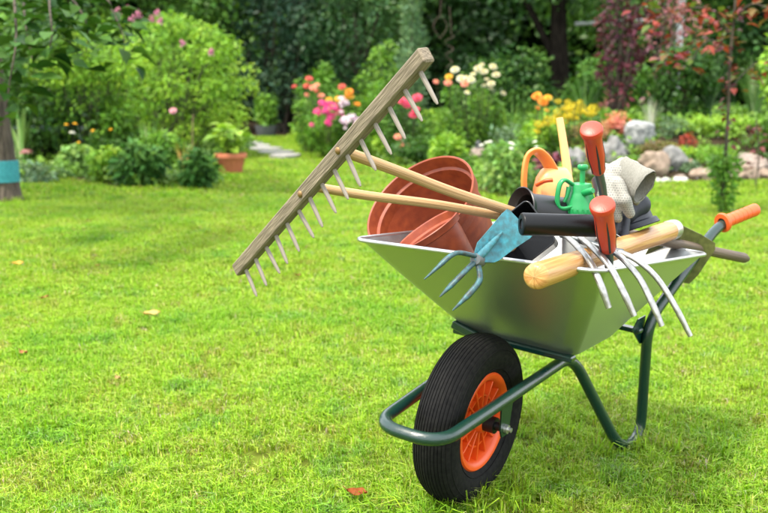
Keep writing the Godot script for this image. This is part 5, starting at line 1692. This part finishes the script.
func make_rock_garden() -> void:
	var rows: Array = []
	for a in 26:
		var row: Array = []
		for b in 40:
			var p := Vector3(0.9 + b * 0.22, 0, -9.6 - a * 0.22)
			p.y = mound_height(p) + 0.014 + 0.012 * sin(p.x * 9.0) * sin(p.z * 7.0) - (0.03 if mound_height(p) < 0.01 else 0.0)
			row.append(p)
		rows.append(row)
	var g := Geo.new()
	g.skin(rows, -1.0, false, 0.2)
	struct("rock_garden_mound", g, M.soil)
	var rocks := [
		["boulder", "large white veined boulder on top of the rock garden", 640, 148, 11.4, 0.40, 0.36, 0.34, "stone_white", 11],
		["boulder", "grey boulder right behind the red orange grip", 613, 178, 10.7, 0.27, 0.33, 0.26, "stone_grey", 12],
		["boulder", "angular grey boulder right of the garden gloves below the white one", 673, 167, 10.6, 0.28, 0.27, 0.25, "stone_grey", 13],
		["boulder", "tan wedge shaped boulder between gloves and the angular grey boulder", 655, 176, 10.45, 0.30, 0.27, 0.25, "stone_tan", 14],
		["boulder", "flat tan stone under the white veined boulder", 646, 163, 10.8, 0.26, 0.13, 0.22, "stone_tan", 15],
		["boulder", "small dark grey stone left of the upper red orange grip", 573, 166, 10.7, 0.20, 0.26, 0.2, "stone_grey", 16],
		["boulder", "broad pinkish boulder at the right end of the rock garden", 754, 160, 10.6, 0.34, 0.20, 0.26, "stone_pink", 17],
		["boulder", "tan boulder below the broad pinkish one at the right end", 748, 172, 10.3, 0.24, 0.15, 0.2, "stone_tan", 18],
		["boulder", "pale pinkish stone high on the right slope of the rock garden", 764, 117, 11.8, 0.22, 0.15, 0.2, "stone_pink", 19],
		["boulder", "brownish stone behind the sedum and left of the grey boulder", 592, 166, 10.9, 0.30, 0.22, 0.2, "stone_tan", 20],
		["boulder", "small grey stone resting against the left side of the white veined boulder", 622, 150, 11.1, 0.16, 0.14, 0.14, "stone_grey", 23],
		["boulder", "small tan stone right of the angular grey boulder on the slope", 690, 166, 10.7, 0.15, 0.11, 0.13, "stone_tan", 24],
		["boulder", "small grey stone among lime stonecrop left of the sapling stem", 712, 160, 10.8, 0.16, 0.10, 0.13, "stone_grey", 25],
		["boulder", "small pinkish stone between the two tan boulders near the right end", 733, 170, 10.35, 0.14, 0.10, 0.12, "stone_pink", 26],
		["boulder", "dark grey stone at the lawn edge just left of the gloves", 598, 180, 10.2, 0.22, 0.16, 0.17, "stone_grey", 27],
		["boulder", "small reddish stone right of the tan wedge shaped boulder", 681, 176, 10.25, 0.11, 0.08, 0.1, "stone_pink", 21],
		["boulder", "long low tan stone beside the sapling bush at the lawn edge", 705, 173, 10.3, 0.24, 0.12, 0.16, "stone_tan", 22]]
	for r in rocks:
		var p := on_mound(r[2], r[4])
		p.y -= 0.02
		var o := single("boulder", boulder_mesh(Vector3(r[5], r[6], r[7]) * 1.12, r[9], 0.34), M[r[8]], p, r[1], "boulder", "boulders of the rock garden")
		o.rotation.y = r[9] * 0.7
	var rubble: Array = []
	for k in 4:
		rubble.append(boulder_mesh(Vector3(0.13, 0.10, 0.11), 50 + k, 0.2))
	for k in 16:
		var rp := on_mound(lerpf(640, 775, (k + rng.randf()) / 16.0), rng.randf_range(10.2, 10.75))
		var ro := part(numbered("rubble_stone"), rubble[k % 4], [M.stone_tan, M.stone_grey, M.stone_pink][k % 3], self, Transform3D(Basis(Vector3.UP, rng.randf() * TAU).scaled(Vector3.ONE * rng.randf_range(0.5, 1.2)), rp - Vector3(0, 0.01, 0)))
		tag(ro, ["tan", "grey", "pinkish"][k % 3] + " fist sized rubble stone lying loose between the big boulders above the white pebbles", "stone", "rubble stones of the rock garden")
	# white pebbles along the edge
	var pm: Array = []
	for k in 4:
		pm.append(boulder_mesh(Vector3(0.10, 0.06, 0.075), 30 + k, 0.15))
	var places: Array = []
	for k in 260:
		var px := lerpf(634, 820, k / 259.0) + rng.randf_range(-2, 2)
		var p := ground(px, lerpf(176.0, 180.5, rng.randf()) + (1.0 if px > 690 else 2.5))
		places.append([Transform3D(Basis(Vector3.UP, rng.randf() * TAU).scaled(Vector3.ONE * rng.randf_range(0.5, 1.2)), p - Vector3(0, 0.006, 0)), Color.WHITE])
	scatter("pebbles", pm, M.pebble, places)
	var CORAL := [Color(0.62, 0.22, 0.16), Color(0.55, 0.17, 0.13), Color(0.45, 0.24, 0.12)]
	var mounds := [["astilbe", "coral pink flowering plant left of the white veined boulder", 616, 11.6, 0.40, 0.36, 1100, 0.035, 0.02, CORAL],
		["heather", "mossy green and brown heather cushion in front of the white veined boulder", 658, 11.0, 0.50, 0.22, 1700, 0.03, 0.012, [Color(0.12, 0.17, 0.03), Color(0.20, 0.20, 0.05), Color(0.16, 0.12, 0.05)]],
		["sedum", "lime green stonecrop carpet between the boulders and the sapling", 704, 10.9, 0.75, 0.20, 2000, 0.035, 0.02, LIME],
		["sedum", "yellow green stonecrop carpet high behind the sapling stem", 712, 12.0, 1.1, 0.24, 2200, 0.04, 0.02, LIME],
		["sedum", "bright green stonecrop tuft below the white veined boulder beside the gloves", 632, 10.7, 0.26, 0.16, 600, 0.035, 0.02, FRESH],
		["lavender", "silver leaved cushion plant right of the white veined boulder", 672, 11.8, 0.42, 0.26, 900, 0.05, 0.012, SILVER],
		["barberry", "small dark red leaved plant above the angular grey boulder", 688, 11.2, 0.22, 0.24, 300, 0.04, 0.022, [Color(0.30, 0.05, 0.03), Color(0.20, 0.04, 0.03)]],
		["sedum", "grey green stonecrop cushion left of the sapling bush", 694, 10.5, 0.28, 0.15, 600, 0.03, 0.018, SILVER],
		["perennial", "fresh green plant right of the sapling on the rock garden slope", 780, 11.2, 0.7, 0.4, 1000, 0.06, 0.03, FRESH]]
	for s in mounds:
		var p := on_mound(s[2], s[3])
		bush(s[0], s[1], p - Vector3(0, 0.02, 0), Vector3(s[4], s[5], s[4] * 0.8), s[6], s[7], s[8], s[9], {"category": "plant", "lobes": 9, "r": 0.004})
	blades("silver_grass", "pale upright flower stalks behind the white veined boulder", on_mound(650, 12.0), 40, 0.40, 0.012, 0.2, [Color(0.40, 0.42, 0.33), Color(0.30, 0.36, 0.22)])
	blades("ornamental_grass", "dark green fountain grass under the red leaved branches", on_mound(704, 13.2), 150, 1.05, 0.02, 0.55, DEEP)
	blades("ornamental_grass", "bluish fountain grass at the right behind the sapling stem", on_mound(752, 12.8), 110, 0.9, 0.018, 0.5, MIDG)
	# purple leaved shrub
	var p := on_mound(615, 13.2)
	bush("purple_plum", "tall purple leaved shrub left of the red leaved sapling", p, Vector3(0.62, 2.3, 0.5), 850, 0.095, 0.045, PURPLE, {"lobes": 22, "fat": 0.17, "r": 0.012, "wood": bark})
	bush("purple_plum", "second thinner purple leaved shrub behind the red leaved branches", on_mound(668, 13.8), Vector3(0.9, 2.3, 0.5), 430, 0.095, 0.045, PURPLE, {"lobes": 18, "fat": 0.18, "r": 0.012, "wood": bark})
	bush("shrub", "green shrub below the red leaved branches", on_mound(676, 13.0), Vector3(1.0, 0.95, 0.8), 2400, 0.08, 0.045, MIDG, {"lobes": 12})
	bush("shrub", "yellow green shrub reaching in at the top right corner", Vector3(at(790, 150, 10.8).x + 0.1, 0, -10.8), Vector3(0.9, 1.75, 0.9), 2400, 0.085, 0.045, LIME, {"lobes": 14, "low": 0.55, "r": 0.012})
	# a dark red sapling without label of its own height
	var d := thing("dark_red_sapling", "thin dark red leaved sapling at the right end of the rock garden", "sapling", on_mound(757, 9.6))
	var st := Geo.new()
	var path := smooth([Vector3.ZERO, Vector3(0.02, 0.3, 0), Vector3(-0.03, 0.62, 0.02)], 4)
	st.tube(path, 0.007, 6)
	part("stem", st, bark, d)
	var ms: Array = []
	for k in 3:
		ms.append(leaf_mesh(0.07, 0.04, [Color(0.10, 0.02, 0.03), Color(0.16, 0.04, 0.04)]))
	leaves_on(d, path, 0.3, 26, 0.06, ms, leafy)

func make_apple_tree() -> void:
	var base := ground(6, 203)
	var o := thing("apple_tree", "apple tree at the left edge with turquoise band on its trunk and hanging leaves", "tree", base)
	var t := Geo.new()
	var fork := Vector3(-0.05, 1.45, 0.05)
	t.tube(smooth([Vector3(0, -0.03, 0), Vector3(0.0, 0.08, 0), Vector3(-0.01, 0.4, 0), Vector3(-0.04, 0.9, 0.03), fork], 4), [0.165, 0.155, 0.145, 0.135, 0.122, 0.114, 0.108, 0.104, 0.10, 0.097, 0.095, 0.092, 0.09, 0.089, 0.088, 0.088, 0.088], 20)
	part("trunk", t, bark, o)
	var b := Geo.new()
	b.lathe([Vector2(0.112, 0.17), Vector2(0.122, 0.172), Vector2(0.119, 0.22), Vector2(0.121, 0.235), Vector2(0.118, 0.255), Vector2(0.119, 0.30), Vector2(0.117, 0.338), Vector2(0.108, 0.34)], Transform3D(Basis.IDENTITY, Vector3(-0.004, 0, 0)), 28)
	part("trunk_band", b, M.band, o)
	var lo: Array = []
	for k in 15:
		var d := rdir()
		lo.append([Vector3(d.x * 1.3 - 0.1, 2.45 + d.y * 0.7, d.z * 1.3), Vector3(0.55, 0.36, 0.55)])
	part("crown", foliage(lo, 5200, 0.10, 0.058, [Color(0.05, 0.13, 0.02), Color(0.075, 0.17, 0.028), Color(0.035, 0.09, 0.016)], 0.5, 0.6, 0.5), waxy, o)
	var ms: Array = []
	for k in 6:
		ms.append(leaf_mesh(0.125, 0.072, [Color(0.025, 0.072, 0.011), Color(0.04, 0.10, 0.016), Color(0.017, 0.050, 0.009), Color(0.07, 0.15, 0.026)]))
	var boughs := [[[45, -50, 6.4], [48, -15, 5.8], [50, 12, 5.5], [52, 34, 5.4], [48, 55, 5.4]],
		[[10, -60, 6.4], [14, -5, 5.6], [16, 40, 5.3], [10, 80, 5.2], [6, 112, 5.2]],
		[[85, -50, 7.0], [104, -8, 6.4], [116, 18, 6.2], [124, 40, 6.1], [122, 66, 6.1]],
		[[0, -30, 7.0], [-18, 30, 6.2], [-12, 75, 6.0], [2, 118, 6.0]],
		[[35, -40, 6.8], [62, -12, 6.2], [80, 10, 6.0], [88, 32, 5.9], [86, 52, 5.9]],
		[[20, -30, 7.4], [24, 10, 6.6], [28, 40, 6.4], [34, 66, 6.3]]]
	for k in boughs.size():
		var pts: Array = [fork + Vector3(0, 0.1 * k, 0)]
		for q in boughs[k]:
			pts.append(at(q[0], q[1], q[2]) - base)
		pts = smooth(pts, 5)
		var rr: Array = []
		for q in pts.size():
			rr.append(lerpf(0.022, 0.0025, pow(float(q) / (pts.size() - 1), 0.35)))
		var g := Geo.new()
		g.tube(pts, rr, 7)
		var br := part("bough", g, bark, o)
		leaves_on(br, pts, 0.32, [50, 60, 44, 40, 46, 40][k], 0.13, ms, waxy)

func make_red_sapling() -> void:
	var base := ground(721, 214)
	var o := thing("red_leaved_sapling", "thin stemmed sapling with drooping red and green leaves right of the wheelbarrow", "sapling", base)
	var dd := -base.z
	var rel := func(x, y, d): return at(x, y, d) - base
	var main := smooth([Vector3.ZERO, rel.call(725, 165, dd), rel.call(728, 115, dd), rel.call(730, 60, dd), rel.call(735, 5, dd), rel.call(735, -45, dd)], 5)
	var g := Geo.new()
	var rr: Array = []
	for k in main.size():
		rr.append(lerpf(0.016, 0.006, float(k) / main.size()))
	g.tube(main, rr, 8)
	part("stem", g, bark, o)
	var ms: Array = []
	var cols := [Color(0.20, 0.03, 0.025), Color(0.30, 0.055, 0.035), Color(0.12, 0.024, 0.03), Color(0.18, 0.11, 0.035), Color(0.10, 0.15, 0.025), Color(0.28, 0.11, 0.09)]
	for k in 9:
		ms.append(leaf_mesh(0.10, 0.05, [cols[k % 6]]))
	var boughs := [[[731, 40, 0.0], [715, 12, 0.1], [690, 8, 0.2], [662, 16, 0.3], [640, 36, 0.3]], [[690, 8, 0.2], [676, 30, 0.25], [668, 52, 0.3], [664, 66, 0.3]], [[733, 20, 0], [752, 4, 0.1], [775, 12, 0.2]], [[731, 50, 0], [712, 40, 0.15], [698, 50, 0.2], [690, 66, 0.2]],
		[[735, -20, 0], [700, -25, 0.1], [660, -10, 0.3], [640, 8, 0.3]], [[729, 90, 0], [745, 72, -0.1], [757, 62, -0.1]], [[715, 12, 0.1], [722, 30, -0.2], [720, 52, -0.2]]]
	for k in boughs.size():
		var pts: Array = []
		for q in boughs[k]:
			pts.append(rel.call(q[0], q[1], dd - q[2]))
		pts = smooth(pts, 5)
		var bg := Geo.new()
		bg.tube(pts, 0.005, 6)
		var br := part("bough", bg, bark, o)
		leaves_on(br, pts, 0.1, [42, 28, 30, 30, 36, 22, 24][k], 0.10, ms, leafy)
	var dark: Array = []
	for k in 3:
		dark.append(leaf_mesh(0.06, 0.04, [Color(0.085, 0.018, 0.022), Color(0.12, 0.03, 0.025)]))
	var tw := Node3D.new()
	tw.name = "dark_leaf_cluster"
	o.add_child(tw, true)
	leaves_on(tw, main.slice(7, 21), 0.0, 46, 0.06, dark, leafy)
	bush("bush", "small bright green leafy bush round the foot of the red leaved sapling", base + Vector3(0.02, 0, -0.02), Vector3(0.27, 0.50, 0.25), 900, 0.05, 0.022, FRESH, {"lobes": 9, "category": "bush", "r": 0.004})
